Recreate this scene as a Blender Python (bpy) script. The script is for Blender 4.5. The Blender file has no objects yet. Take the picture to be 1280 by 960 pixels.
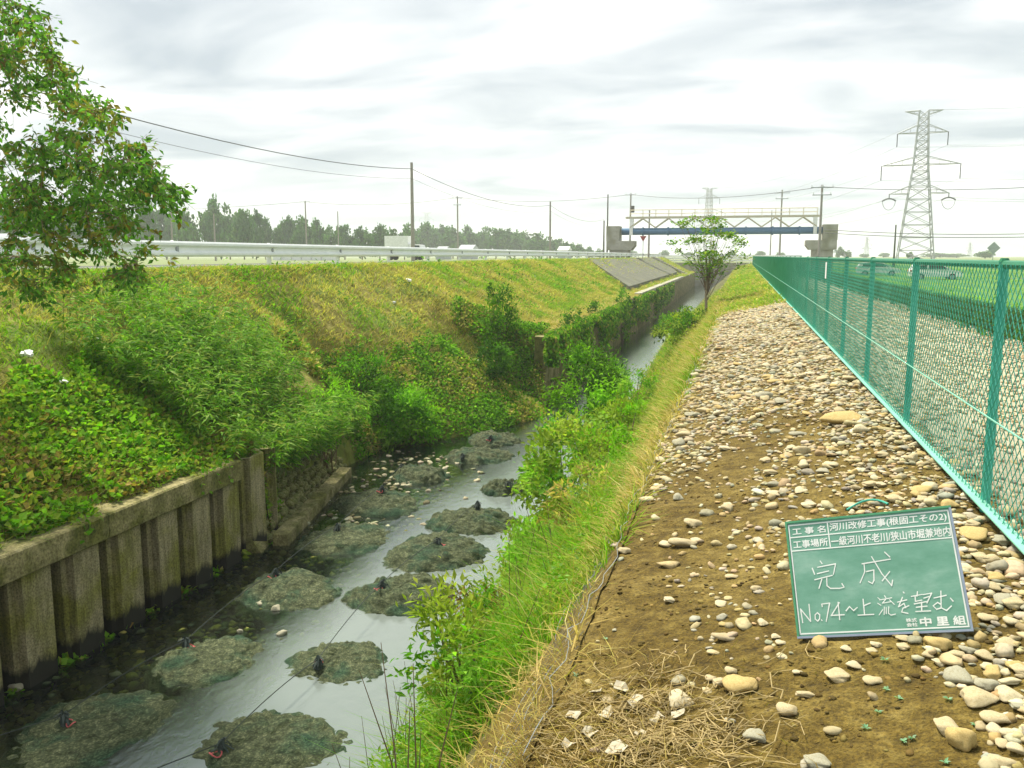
import bpy, math
import numpy as np
from mathutils import Vector, Matrix
R = math.radians
SC = bpy.context.scene
COL = SC.collection
rng = np.random.default_rng(7)

# ------------------------------------------------------------------ camera, sky, sun, exposure
F, IW, IH = 1100.0, 1280, 960
PITCH = math.atan(160 / F)
YAW = math.atan(289 / math.hypot(F, 160))
EYE = np.array([0, 0, 1.28])
cam = bpy.data.cameras.new('camera')
cam.sensor_width = 36; cam.lens = F / IW * 36; cam.clip_start = .05; cam.clip_end = 6000
camo = bpy.data.objects.new('camera', cam); COL.objects.link(camo)
camo.location = EYE; camo.rotation_euler = (math.pi / 2 - PITCH, 0, YAW)
SC.camera = camo
SUN_EL, SUN_AZ = 60, -48          # azimuth clockwise from +Y
wd = bpy.data.worlds.new('World'); SC.world = wd; wd.use_nodes = True
def world():
    nt = wd.node_tree; nt.nodes.clear(); N = nt.nodes.new; L = nt.links.new
    out = N('ShaderNodeOutputWorld'); bg = N('ShaderNodeBackground'); L(bg.outputs[0], out.inputs[0])
    sky = N('ShaderNodeTexSky'); sky.sky_type = 'NISHITA'; sky.sun_disc = False
    sky.sun_elevation = R(SUN_EL); sky.sun_rotation = R(SUN_AZ); sky.dust_density = 3
    tc = N('ShaderNodeTexCoord'); sp = N('ShaderNodeSeparateXYZ'); L(tc.outputs['Generated'], sp.inputs[0])
    zc = N('ShaderNodeMath'); zc.operation = 'MAXIMUM'; L(sp.outputs[2], zc.inputs[0]); zc.inputs[1].default_value = 0
    za = N('ShaderNodeMath'); za.operation = 'ADD'; L(zc.outputs[0], za.inputs[0]); za.inputs[1].default_value = .16
    dx = N('ShaderNodeMath'); dx.operation = 'DIVIDE'; L(sp.outputs[0], dx.inputs[0]); L(za.outputs[0], dx.inputs[1])
    dy = N('ShaderNodeMath'); dy.operation = 'DIVIDE'; L(sp.outputs[1], dy.inputs[0]); L(za.outputs[0], dy.inputs[1])
    cb = N('ShaderNodeCombineXYZ'); L(dx.outputs[0], cb.inputs[0]); L(dy.outputs[0], cb.inputs[1])
    mp = N('ShaderNodeMapping'); mp.inputs['Scale'].default_value = (.7, 1.25, 1); mp.inputs['Rotation'].default_value = (0, 0, R(-14)); mp.inputs['Location'].default_value = (3.3, 1.7, 0)
    L(cb.outputs[0], mp.inputs[0])
    n1 = N('ShaderNodeTexNoise'); n1.inputs['Scale'].default_value = 1.5; n1.inputs['Detail'].default_value = 5; n1.inputs['Roughness'].default_value = .5; n1.inputs['Distortion'].default_value = .5
    L(mp.outputs[0], n1.inputs['Vector'])
    r = N('ShaderNodeValToRGB'); L(n1.outputs[0], r.inputs[0])
    e = r.color_ramp.elements
    e[0].position = .36; e[0].color = (.235, .265, .29, 1)
    e[1].position = .66; e[1].color = (.56, .55, .52, 1)
    m = r.color_ramp.elements.new(.5); m.color = (.355, .375, .385, 1)
    sc_ = N('ShaderNodeVectorMath'); sc_.operation = 'SCALE'; L(sky.outputs[0], sc_.inputs[0]); sc_.inputs['Scale'].default_value = .08
    mx = N('ShaderNodeMix'); mx.data_type = 'RGBA'; mx.inputs['Factor'].default_value = .96
    L(sc_.outputs[0], mx.inputs['A']); L(r.outputs[0], mx.inputs['B'])
    L(mx.outputs['Result'], bg.inputs[0]); bg.inputs[1].default_value = .475
world()
sl = bpy.data.lights.new('sun', 'SUN'); sl.energy = 1.5; sl.angle = R(10); sl.color = (1, .93, .78)
so = bpy.data.objects.new('sun', sl); COL.objects.link(so)
_d = Vector((math.sin(R(SUN_AZ)) * math.cos(R(SUN_EL)), math.cos(R(SUN_AZ)) * math.cos(R(SUN_EL)), math.sin(R(SUN_EL))))
so.rotation_euler = _d.to_track_quat('Z', 'Y').to_euler(); so.location = (0, 0, 60)
vs = SC.view_settings; vs.view_transform = 'Standard'; vs.look = 'None'; vs.gamma = 1; vs.exposure = 2.42
SC.cycles.use_denoising = True
SC.cycles.max_bounces = 6; SC.cycles.transparent_max_bounces = 12
SC.cycles.volume_bounces = 1; SC.cycles.caustics_reflective = False; SC.cycles.caustics_refractive = False

# ------------------------------------------------------------------ pixel helpers (a pixel is a direction; depth comes from what it touches)
_f0 = np.array([-math.sin(YAW), math.cos(YAW), 0]); _r = np.array([math.cos(YAW), math.sin(YAW), 0]); _u0 = np.array([0, 0, 1.0])
_f = _f0 * math.cos(PITCH) - _u0 * math.sin(PITCH); _u = _u0 * math.cos(PITCH) + _f0 * math.sin(PITCH)
def ray(x, y): return (x - 640) * _r + (480 - y) * _u + F * _f
def atz(x, y, z): d = ray(x, y); return EYE + d * (z - EYE[2]) / d[2]
def atY(x, y, Y): d = ray(x, y); return EYE + d * Y / d[1]
def ground_hit(x, y):
    d = ray(x, y); d = d / np.linalg.norm(d); t = np.geomspace(.8, 200, 2600); P = EYE + d * t[:, None]
    i = int(np.argmax(P[:, 2] < zg(P[:, 0], P[:, 1])))
    return P[i], float(t[i])

# ------------------------------------------------------------------ noise and terrain
def _h(ix, iy, s):
    n = np.sin(ix * 127.1 + iy * 311.7 + s * 74.7) * 43758.5453
    return n - np.floor(n)
def vn(x, y, s=0):
    x = np.asarray(x, float); y = np.asarray(y, float)
    ix, iy = np.floor(x), np.floor(y); fx, fy = x - ix, y - iy
    fx = fx * fx * (3 - 2 * fx); fy = fy * fy * (3 - 2 * fy)
    return ((_h(ix, iy, s) * (1 - fx) + _h(ix + 1, iy, s) * fx) * (1 - fy) + (_h(ix, iy + 1, s) * (1 - fx) + _h(ix + 1, iy + 1, s) * fx) * fy)
def fbm(x, y, s=0): return .55 * vn(x, y, s) + .3 * vn(x * 2.1, y * 2.1, s + 3) + .15 * vn(x * 4.3, y * 4.3, s + 5)
WZ = -3.62                          # water level
YEND = 150.0
def xl(Y): return np.interp(Y, [-5, 12.9, 13.1, 18, 20.7, 22.8, 26, 29, 52, 100, 150], [-7.85, -7.85, -7.75, -8.8, -8.7, -6.9, -5.7, -6.4, -6.6, -7.0, -7.6])
def xr(Y): return np.interp(Y, [-5, 7, 17, 24, 52, 150], [-3.0, -2.95, -2.85, -3.45, -4.2, -4.6])
XE = -.65                            # left edge of the berm
XB = -12.7                           # crest of the left bank
def zl(X, Y):
    s = np.clip((xl(Y) - X) / (xl(Y) - XB), 0, 1.2)
    A = np.interp(s, [0, .04, .5, 1], [-2.05, -1.98, -.55, .93])
    Rv = np.interp(s, [0, .03, .2, .5, 1], [-3.9, -3.4, -1.75, -.65, .93])
    P = np.interp(s, [0, .05, .2, .45, .62, 1], [-3.85, -3.55, -2.95, -1.75, -.75, .95])
    Wl = np.interp(s, [0, .2, 1], [-1.38, -1.28, .97])
    wA = np.clip((13.4 - Y) / .5, 0, 1); wR = np.clip((20.6 - Y) / 1.4, 0, 1) * (1 - wA)
    wW = np.clip((Y - 27.2) / 1.6, 0, 1); wP = 1 - wA - wR - wW
    z = A * wA + Rv * wR + P * wP + Wl * wW
    return z + (fbm(X * .9, Y * .9, 4) - .5) * .42 * np.clip(s * 6, 0, 1) * np.clip((1.1 - s) * 4, .12, 1)
def zb(X, Y):                        # berm and field to the right
    z = np.interp(X, [-.65, 1.0, 1.35, 3, 6, 12, 20], [-.40, 0, 0, -.4, -.6, -.9, -1.0])
    z = z + np.clip((Y - 105) / 40, 0, 1) * (.2 - z) * np.clip((X - 1.4) / 3, 0, 1)
    return z + ((fbm(X * 2.2, Y * 2.2, 9) - .5) * .08 + (fbm(X * 9, Y * 9, 19) - .5) * .022) * np.clip((3 - X) / 2, 0, 1) + (fbm(X * .5, Y * .5, 2) - .5) * .12 * np.clip((X - 1.6) / 2, 0, 1)
def zr(X, Y):
    a = np.clip((XE - X) / (XE - xr(Y)), 0, 1.05)
    return -.40 - a ** .95 * 3.35 + (fbm(X * 1.3, Y * 1.3, 6) - .5) * .3 * np.sin(np.clip(a, 0, 1) * math.pi)
def zg(X, Y):
    X = np.asarray(X, float); Y = np.asarray(Y, float)
    lf = np.interp(X, [-400, -60, -24, -20.9, XB - .5, XB], [.6, .6, .75, .93, .95, .93])
    z = np.where(X >= XE, zb(X, Y), np.where(X > xr(Y), zr(X, Y), np.where(X > xl(Y), -3.85 + 0 * X, np.where(X > XB, zl(X, Y), lf))))
    far = np.clip((Y - YEND) / 1, 0, 1)
    return z * (1 - far) + far * .2

# ------------------------------------------------------------------ materials
MATS = {}
def nodes(name):
    m = bpy.data.materials.new(name); m.use_nodes = True; nt = m.node_tree
    b = nt.nodes['Principled BSDF']; MATS[name] = m
    return m, nt, b
def ramp(nt, src, stops):
    r = nt.nodes.new('ShaderNodeValToRGB'); nt.links.new(src, r.inputs[0]); e = r.color_ramp.elements
    while len(e) < len(stops): e.new(.5)
    for q, (p, c) in zip(e, stops): q.position = p; q.color = (*c, 1)
    return r.outputs[0]
def noise(nt, scale, detail=4, rough=.55, coord='Object', st=None):
    n = nt.nodes.new('ShaderNodeTexNoise')
    src = nt.nodes.new('ShaderNodeNewGeometry').outputs['Position'] if coord == 'World' else nt.nodes.new('ShaderNodeTexCoord').outputs[coord]
    if st:
        mp = nt.nodes.new('ShaderNodeMapping'); mp.inputs['Scale'].default_value = st; nt.links.new(src, mp.inputs[0]); src = mp.outputs[0]
    nt.links.new(src, n.inputs['Vector']); n.inputs['Scale'].default_value = scale; n.inputs['Detail'].default_value = detail; n.inputs['Roughness'].default_value = rough
    return n.outputs[0]
def mix(nt, fac, a, b, blend='MIX'):
    x = nt.nodes.new('ShaderNodeMix'); x.data_type = 'RGBA'; x.blend_type = blend
    for s, k in ((fac, 'Factor'), (a, 'A'), (b, 'B')):
        if isinstance(s, (int, float)): x.inputs[k].default_value = s
        elif isinstance(s, tuple): x.inputs[k].default_value = (*s, 1)
        else: nt.links.new(s, x.inputs[k])
    return x.outputs['Result']
def bump(nt, b, src, strength, dist):
    q = nt.nodes.new('ShaderNodeBump'); q.inputs['Strength'].default_value = strength; q.inputs['Distance'].default_value = dist
    nt.links.new(src, q.inputs['Height']); nt.links.new(q.outputs[0], b.inputs['Normal'])
def surf(name, stops, scale, rough=.9, bs=.4, bd=.02, st=None, stops2=None, scale2=1, metallic=0, detail=6, spec=.3, coord='Object', fine=0):
    m, nt, b = nodes(name)
    n = noise(nt, scale, detail, .6, st=st, coord=coord); c = ramp(nt, n, stops)
    if stops2:
        n2 = noise(nt, scale2, 4, .5, coord=coord); k = ramp(nt, n2, [(.42, (0, 0, 0)), (.6, (1, 1, 1))])
        c = mix(nt, k, c, ramp(nt, n, stops2))
    if fine:
        nf = noise(nt, fine, 3, .7, coord=coord); c = mix(nt, 1.0, c, ramp(nt, nf, [(.32, (.5, .48, .45)), (.5, (1, 1, 1)), (.68, (1.45, 1.42, 1.35))]), 'MULTIPLY')
        ad = nt.nodes.new('ShaderNodeMath'); ad.operation = 'MULTIPLY_ADD'; nt.links.new(nf, ad.inputs[0]); ad.inputs[1].default_value = .5; nt.links.new(n, ad.inputs[2]); n = ad.outputs[0]
    nt.links.new(c, b.inputs['Base Color']); b.inputs['Roughness'].default_value = rough; b.inputs['Metallic'].default_value = metallic
    b.inputs['Specular IOR Level'].default_value = spec
    if bs: bump(nt, b, n, bs, bd)
    return m
def plain(name, c, rough=.6, metallic=0, var=.12, scale=6):
    d = tuple(v * (1 - var) for v in c); l = tuple(min(1, v * (1 + var)) for v in c)
    return surf(name, [(.3, d), (.7, l)], scale, rough, .05, .01, metallic=metallic)
def leafmat(name, trans=.35, rough=.55):
    m, nt, b = nodes(name)
    a = nt.nodes.new('ShaderNodeAttribute'); a.attribute_name = 'Col'
    nt.links.new(a.outputs['Color'], b.inputs['Base Color']); b.inputs['Roughness'].default_value = rough; b.inputs['Specular IOR Level'].default_value = .05
    t = nt.nodes.new('ShaderNodeBsdfTranslucent'); nt.links.new(mix(nt, 1.0, a.outputs['Color'], (1.2, 1.5, .55), 'MULTIPLY'), t.inputs[0])
    s = nt.nodes.new('ShaderNodeMixShader'); s.inputs[0].default_value = trans
    o = nt.nodes['Material Output']; nt.links.new(b.outputs[0], s.inputs[1]); nt.links.new(t.outputs[0], s.inputs[2]); nt.links.new(s.outputs[0], o.inputs[0])
    return m
leafmat('leaf', .45); leafmat('dry', .3, .8)
def stonemat(name):
    m, nt, b = nodes(name)
    a = nt.nodes.new('ShaderNodeAttribute'); a.attribute_name = 'Col'
    n = noise(nt, 60, 5, .65); n2 = noise(nt, 9, 4, .6)
    c = mix(nt, 1.0, a.outputs['Color'], ramp(nt, n, [(.3, (.72, .70, .66)), (.5, (1, 1, 1)), (.75, (1.1, 1.08, 1.02))]), 'MULTIPLY')
    c = mix(nt, 1.0, c, ramp(nt, n2, [(.35, (.80, .76, .66)), (.6, (1, 1, 1))]), 'MULTIPLY')
    nt.links.new(c, b.inputs['Base Color']); b.inputs['Roughness'].default_value = .85; b.inputs['Specular IOR Level'].default_value = .25; bump(nt, b, n, .35, .006)
    return m
stonemat('stone')
surf('soil', [(.28, (.050, .033, .004)), (.5, (.11, .074, .010)), (.75, (.20, .15, .034))], 14, .95, 1.0, .035, stops2=[(.28, (.085, .060, .010)), (.5, (.165, .118, .024)), (.75, (.27, .205, .06))], scale2=1.6, detail=10, fine=75)
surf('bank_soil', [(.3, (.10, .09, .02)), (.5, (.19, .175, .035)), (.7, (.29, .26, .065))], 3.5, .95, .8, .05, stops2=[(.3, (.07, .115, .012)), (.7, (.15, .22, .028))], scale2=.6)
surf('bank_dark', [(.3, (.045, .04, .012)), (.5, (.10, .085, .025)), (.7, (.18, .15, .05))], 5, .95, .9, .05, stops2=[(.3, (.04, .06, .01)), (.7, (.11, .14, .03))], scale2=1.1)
surf('bed', [(.3, (.012, .02, .008)), (.55, (.04, .055, .018)), (.75, (.10, .11, .035))], 7, .7, .7, .04, stops2=[(.3, (.015, .03, .02)), (.7, (.07, .10, .06))], scale2=.8)
surf('gravel_ground', [(.3, (.27, .24, .15)), (.5, (.38, .345, .23)), (.7, (.48, .45, .33))], 22, .95, .8, .03)
surf('field_green', [(.3, (.05, .13, .018)), (.6, (.09, .21, .03)), (.8, (.15, .25, .05))], 1.5, .95, .5, .05, st=(1, .2, 1))
surf('field_far', [(.3, (.12, .16, .06)), (.6, (.2, .24, .1)), (.8, (.3, .3, .16))], .05, .95, 0)
surf('field_dark', [(.3, (.02, .03, .018)), (.55, (.045, .06, .035)), (.8, (.10, .12, .07))], 5, .9, .6, .05)
surf('asphalt', [(.3, (.07, .07, .07)), (.7, (.12, .12, .115))], 30, .9, .3, .005)
surf('concrete', [(.25, (.26, .25, .20)), (.5, (.38, .37, .31)), (.75, (.50, .49, .43))], 2.2, .9, .3, .01, stops2=[(.3, (.18, .18, .12)), (.7, (.32, .31, .22))], scale2=1.1, coord='World', fine=0)
surf('concrete_grey', [(.25, (.085, .09, .06)), (.5, (.12, .125, .09)), (.75, (.165, .17, .125))], .9, .95, .2, .01)
surf('mossy_concrete', [(.25, (.12, .11, .045)), (.5, (.235, .21, .095)), (.75, (.36, .32, .175))], 6, .95, .8, .02, stops2=[(.3, (.06, .07, .015)), (.7, (.17, .165, .04))], scale2=2.2, detail=9, coord='World', fine=30)
surf('pile_steel', [(.25, (.14, .125, .065)), (.5, (.25, .22, .125)), (.75, (.36, .32, .20))], 5, .8, .5, .006, st=(3, 3, .35), stops2=[(.3, (.10, .10, .022)), (.6, (.21, .205, .045)), (.8, (.30, .285, .075))], scale2=1.5, coord='World', fine=40)
def stain():
    m = MATS['pile_steel']; nt = m.node_tree; b = nt.nodes['Principled BSDF']; src = b.inputs['Base Color'].links[0].from_socket
    tc = nt.nodes.new('ShaderNodeTexCoord'); sx = nt.nodes.new('ShaderNodeSeparateXYZ'); nt.links.new(tc.outputs['Object'], sx.inputs[0])
    n = noise(nt, 6, 4, .6, st=(1, 1, .3)); ad = nt.nodes.new('ShaderNodeMath'); ad.operation = 'MULTIPLY_ADD'; nt.links.new(n, ad.inputs[0]); ad.inputs[1].default_value = -.38; nt.links.new(sx.outputs[2], ad.inputs[2])
    nt.links.new(mix(nt, ramp(nt, ad.outputs[0], [(.0, (1, 1, 1)), (.10, (0, 0, 0))]), src, (.018, .018, .012)), b.inputs['Base Color'])
stain()
surf('guard_white', [(.3, (.74, .78, .78)), (.7, (.84, .87, .87))], 3, .45, .05, .004, coord='World', fine=0)
surf('fence_green', [(.3, (.03, .29, .215)), (.7, (.075, .43, .33))], 2.5, .45, .05, .004, coord='World', fine=0)
plain('fence_light', (.20, .50, .38), .45)
plain('fence_top', (.012, .16, .075), .45)
plain('pole_concrete', (.30, .28, .25), .9)
plain('pole_dark', (.10, .095, .08), .9)
plain('galvanised', (.36, .38, .39), .6, .1)
plain('wire_dark', (.10, .105, .11), .6)
plain('wire_pale', (.30, .32, .34), .6)
plain('pipe_blue', (.09, .19, .32), .5)
plain('cream', (.55, .50, .38), .6)
plain('white_paint', (.80, .81, .80), .4)
plain('car_white', (.78, .79, .79), .25)
plain('glass_dark', (.03, .04, .045), .12)
plain('tyre', (.02, .02, .02), .9)
plain('lamp_red', (.5, .03, .02), .4)
plain('red', (.50, .10, .10), .6)
plain('bark', (.16, .115, .07), .95, scale=20)
plain('bark_pale', (.30, .24, .15), .95, scale=20)
plain('stem_green', (.14, .2, .06), .8)
plain('rope_dark', (.045, .06, .055), .9)
plain('rope_black', (.035, .045, .04), .9)
plain('plastic_white', (.75, .76, .76), .6)
plain('gabion_wire', (.33, .36, .36), .5, .4)
plain('chalk', (.72, .75, .72), .95)
plain('frame_grey', (.28, .33, .42), .45, .3)
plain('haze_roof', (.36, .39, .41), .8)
def boardmat():
    m, nt, b = nodes('board_green')
    n = noise(nt, 3.5, 6, .65, st=(1, 2.2, 1)); c = ramp(nt, n, [(.32, (.095, .26, .18)), (.52, (.15, .33, .25)), (.72, (.28, .45, .37))])
    nt.links.new(c, b.inputs['Base Color']); b.inputs['Roughness'].default_value = .55; b.inputs['Specular IOR Level'].default_value = .35
boardmat(); plain('board_edge_green', (.07, .27, .14), .5)
def netmat():
    m, nt, b = nodes('net_bag')
    n = noise(nt, 9, 6, .65); c = ramp(nt, n, [(.3, (.030, .038, .018)), (.5, (.085, .098, .050)), (.68, (.175, .185, .105))])
    n2 = noise(nt, 1.7, 3, .5); c = mix(nt, ramp(nt, n2, [(.45, (0, 0, 0)), (.65, (1, 1, 1))]), c, ramp(nt, n, [(.3, (.014, .040, .022)), (.7, (.055, .11, .062))]))
    v = nt.nodes.new('ShaderNodeTexVoronoi'); v.inputs['Scale'].default_value = 26; tc = nt.nodes.new('ShaderNodeTexCoord'); nt.links.new(tc.outputs['Object'], v.inputs[0])
    c = mix(nt, 1.0, c, ramp(nt, v.outputs[0], [(.0, (1.25, 1.25, 1.15)), (.6, (.45, .5, .46))]), 'MULTIPLY')
    nt.links.new(c, b.inputs['Base Color']); b.inputs['Roughness'].default_value = .85; b.inputs['Specular IOR Level'].default_value = .15; bump(nt, b, v.outputs[0], -.4, .02)
netmat()
def watermat():
    m, nt, b = nodes('water'); o = nt.nodes['Material Output']
    n = noise(nt, 5, 4, .55, st=(1.5, .8, 1)); n2 = noise(nt, 26, 3, .5, st=(1.3, .8, 1))
    ad = nt.nodes.new('ShaderNodeMath'); ad.operation = 'MULTIPLY_ADD'; nt.links.new(n2, ad.inputs[0]); ad.inputs[1].default_value = .25; nt.links.new(n, ad.inputs[2])
    bp = nt.nodes.new('ShaderNodeBump'); bp.inputs['Strength'].default_value = .24; bp.inputs['Distance'].default_value = .03; nt.links.new(ad.outputs[0], bp.inputs['Height'])
    gl = nt.nodes.new('ShaderNodeBsdfGlossy'); gl.inputs['Roughness'].default_value = .06; gl.inputs['Color'].default_value = (.92, 1, .96, 1); nt.links.new(bp.outputs[0], gl.inputs['Normal'])
    tr = nt.nodes.new('ShaderNodeBsdfTransparent'); tr.inputs[0].default_value = (.50, .60, .45, 1)
    df = nt.nodes.new('ShaderNodeBsdfDiffuse'); df.inputs[0].default_value = (.25, .295, .275, 1)
    body = nt.nodes.new('ShaderNodeMixShader'); body.inputs[0].default_value = .45
    # clear shallow by the left wall lets the bed show; cloudy main current, sky reflection partly painted as pale diffuse
    ps = nt.nodes.new('ShaderNodeNewGeometry'); sx = nt.nodes.new('ShaderNodeSeparateXYZ'); nt.links.new(ps.outputs['Position'], sx.inputs[0])
    ma = nt.nodes.new('ShaderNodeMapRange'); nt.links.new(sx.outputs[0], ma.inputs[0]); ma.inputs[1].default_value = -6.0; ma.inputs[2].default_value = -4.9; ma.inputs[3].default_value = .02; ma.inputs[4].default_value = .6
    nt.links.new(ma.outputs[0], body.inputs[0])
    nt.links.new(tr.outputs[0], body.inputs[1]); nt.links.new(df.outputs[0], body.inputs[2])
    fr = nt.nodes.new('ShaderNodeFresnel'); fr.inputs[0].default_value = 1.75; nt.links.new(bp.outputs[0], fr.inputs['Normal'])
    s = nt.nodes.new('ShaderNodeMixShader'); nt.links.new(fr.outputs[0], s.inputs[0]); nt.links.new(body.outputs[0], s.inputs[1]); nt.links.new(gl.outputs[0], s.inputs[2])
    nt.links.new(s.outputs[0], o.inputs[0])
watermat()
def crownmat():
    leafmat('far_leaf', .2, .8)
crownmat()

ORDN = 'first second third fourth fifth sixth seventh eighth ninth tenth eleventh twelfth thirteenth fourteenth fifteenth sixteenth seventeenth eighteenth nineteenth twentieth'.split()
def ordn(i): return ORDN[i] if i < 20 else str(i + 1) + ('th' if 10 <= (i + 1) % 100 <= 20 else {1: 'st', 2: 'nd', 3: 'rd'}.get((i + 1) % 10, 'th'))
# ------------------------------------------------------------------ mesh helpers
def mk(name, V, Fs, mat, parent=None, col=None, smooth=False):
    """V (n,3); Fs: (m,k) int array, or a list of them"""
    V = np.asarray(V, np.float32); Fs = [np.asarray(f, np.int32) for f in (Fs if isinstance(Fs, list) else [Fs])]
    Fs = [f for f in Fs if len(f)]
    me = bpy.data.meshes.new(name); me.vertices.add(len(V)); me.vertices.foreach_set('co', V.ravel())
    idx = np.concatenate([f.ravel() for f in Fs]); cnt = np.concatenate([np.full(len(f), f.shape[1], np.int32) for f in Fs])
    me.loops.add(len(idx)); me.loops.foreach_set('vertex_index', idx)
    me.polygons.add(len(cnt)); me.polygons.foreach_set('loop_start', np.concatenate([[0], np.cumsum(cnt)[:-1]]).astype(np.int32)); me.polygons.foreach_set('loop_total', cnt)
    me.polygons.foreach_set('use_smooth', np.full(len(cnt), bool(smooth)))
    me.update(calc_edges=True)
    if col is not None:
        a = me.color_attributes.new('Col', 'FLOAT_COLOR', 'POINT'); c = np.ones((len(V), 4), np.float32); c[:, :3] = col; a.data.foreach_set('color', c.ravel())
    me.materials.append(MATS[mat])
    return ob(name, me, parent)
def ob(name, me, parent=None):
    o = bpy.data.objects.new(name, me); COL.objects.link(o)
    if parent is not None: o.parent = parent
    return o
def tag(o, label=None, cat=None, group=None, kind=None):
    for k, v in (('label', label), ('category', cat), ('group', group), ('kind', kind)):
        if v: o[k] = v
    return o
def empty(name, loc, label, cat, group=None, rz=0):
    o = bpy.data.objects.new(name, None); COL.objects.link(o); o.location = [float(v) for v in loc]; o.rotation_euler = (0, 0, rz); o.empty_display_size = .2
    return tag(o, label, cat, group)
def copy_tree(o, parent=None):
    c = o.copy(); COL.objects.link(c)
    if parent is not None: c.parent = parent
    for ch in o.children: copy_tree(ch, c)
    return c
class MB:
    def __init__(s): s.V = []; s.Q = []; s.T = []; s.n = 0
    def add(s, V, Q=(), T=()):
        s.V.append(np.asarray(V, float)); s.Q += [[i + s.n for i in q] for q in Q]; s.T += [[i + s.n for i in t] for t in T]; s.n += len(V); return s
    def box(s, c, d, M=None):
        V = np.array([(x, y, z) for z in (-1, 1) for y in (-1, 1) for x in (-1, 1)]) * np.array(d) / 2
        if M is not None: V = V @ np.array(M).T
        return s.add(V + np.array(c), [(0, 2, 3, 1), (4, 5, 7, 6), (0, 1, 5, 4), (2, 6, 7, 3), (0, 4, 6, 2), (1, 3, 7, 5)])
    def bar(s, a, b, r, n=6, r2=None, caps=True):
        a = np.array(a, float); b = np.array(b, float); r2 = r if r2 is None else r2
        d = b - a; l = np.linalg.norm(d); d = d / (l + 1e-9); t = np.array([0, 0, 1.0]) if abs(d[2]) < .9 else np.array([1.0, 0, 0])
        u = np.cross(d, t); u /= np.linalg.norm(u); w = np.cross(d, u)
        an = np.arange(n) * 2 * math.pi / n
        ring = np.cos(an)[:, None] * u + np.sin(an)[:, None] * w
        V = np.concatenate([a + ring * r, b + ring * r2]); Q = [(i, (i + 1) % n, n + (i + 1) % n, n + i) for i in range(n)]
        T = []
        if caps:
            V = np.concatenate([V, [a, b]]); T = [((i + 1) % n, i, 2 * n) for i in range(n)] + [(n + i, n + (i + 1) % n, 2 * n + 1) for i in range(n)]
        return s.add(V, Q, T)
    def tube(s, pts, r, n=5):
        pts = [np.array(p, float) for p in pts]; rr = r if hasattr(r, '__len__') else [r] * len(pts); base = s.n
        an = np.arange(n) * 2 * math.pi / n; V = []
        for i, p in enumerate(pts):
            d = pts[min(i + 1, len(pts) - 1)] - pts[max(i - 1, 0)]; d /= np.linalg.norm(d) + 1e-9
            t = np.array([0, 0, 1.0]) if abs(d[2]) < .9 else np.array([1.0, 0, 0]); u = np.cross(d, t); u /= np.linalg.norm(u); w = np.cross(d, u)
            V.append(p + (np.cos(an)[:, None] * u + np.sin(an)[:, None] * w) * rr[i])
        Q = [(k * n + i, k * n + (i + 1) % n, (k + 1) * n + (i + 1) % n, (k + 1) * n + i) for k in range(len(pts) - 1) for i in range(n)]
        return s.add(np.concatenate(V), Q)
    def prism(s, poly, a, b, axis=1):
        """extrude a 2D polygon between a and b along axis"""
        n = len(poly); V = []
        for t in (a, b):
            for p in poly: q = list(p); q.insert(axis, t); V.append(q)
        Fq = [(i, (i + 1) % n, n + (i + 1) % n, n + i) for i in range(n)]
        c = len(V); V += [list(np.mean(V[:n], 0)), list(np.mean(V[n:2 * n], 0))]
        T = [((i + 1) % n, i, c) for i in range(n)] + [(n + i, n + (i + 1) % n, c + 1) for i in range(n)]
        return s.add(V, Fq, T)
    def build(s, name, mat, parent=None, smooth=False):
        return mk(name, np.concatenate(s.V), [np.array(s.Q, np.int32).reshape(-1, 4), np.array(s.T, np.int32).reshape(-1, 3)], mat, parent, smooth=smooth)
def grid(name, X, Y, Z, mat, parent=None, kind='structure', smooth=True):
    X, Y, Z = np.broadcast_arrays(X, Y, Z); ny, nx = X.shape; V = np.stack([X, Y, Z], -1).reshape(-1, 3)
    i = np.arange(nx - 1)[None] + np.arange(ny - 1)[:, None] * nx; i = i.ravel()
    o = mk(name, V, np.stack([i, i + 1, i + nx + 1, i + nx], 1), mat, parent, smooth=smooth)
    if kind: o['kind'] = kind
    return o
def norm(v): return v / (np.linalg.norm(v, axis=-1, keepdims=True) + 1e-9)

# ------------------------------------------------------------------ ground
def ylist(a, b, d0, g): 
    o = [a]
    while o[-1] < b: o.append(o[-1] + d0 * max(1, (o[-1] - 10) * g))
    o[-1] = b; return np.array(o)
YS = ylist(-3, YEND, .22, .06)
def strip(name, fa, fb, nx, zf, mat, ys=YS):
    s = np.linspace(0, 1, nx)[None]; Y = ys[:, None] + 0 * s; a = fa(Y) if callable(fa) else fa; b = fb(Y) if callable(fb) else fb
    X = a + (b - a) * s; return grid(name, X, Y, zf(X, Y), mat)
strip('left_bank', XB, lambda Y: xl(Y), 60, lambda X, Y: zl(X, Y), 'bank_soil')
strip('stream_bed', lambda Y: xl(Y) - 1.2, lambda Y: xr(Y) + .4, 30, lambda X, Y: -3.9 + (fbm(X * 1.5, Y * 1.5, 8) - .5) * .22 + np.clip((-6.3 - X) * .09, 0, .2), 'bed')
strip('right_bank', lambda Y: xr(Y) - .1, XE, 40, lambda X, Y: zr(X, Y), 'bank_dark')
_ya = np.arange(-3, 6.01, .09); _sa = np.linspace(0, 1, 24)[None]
_wa = np.interp(_ya, [-3, 3.2, 4.4, 6], [1.15, 1.0, .55, .12])[:, None] * (.8 + .4 * vn(_ya * 2.3, 0 * _ya, 7))[:, None]
_Xa = XE + .03 - _wa * _sa; _Ya = _ya[:, None] + 0 * _sa
grid('soil_apron', _Xa, _Ya, np.where(_Xa > XE, zb(_Xa, _Ya), zr(_Xa, _Ya)) + .014 - .05 * (_sa > .97), 'soil')
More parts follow.
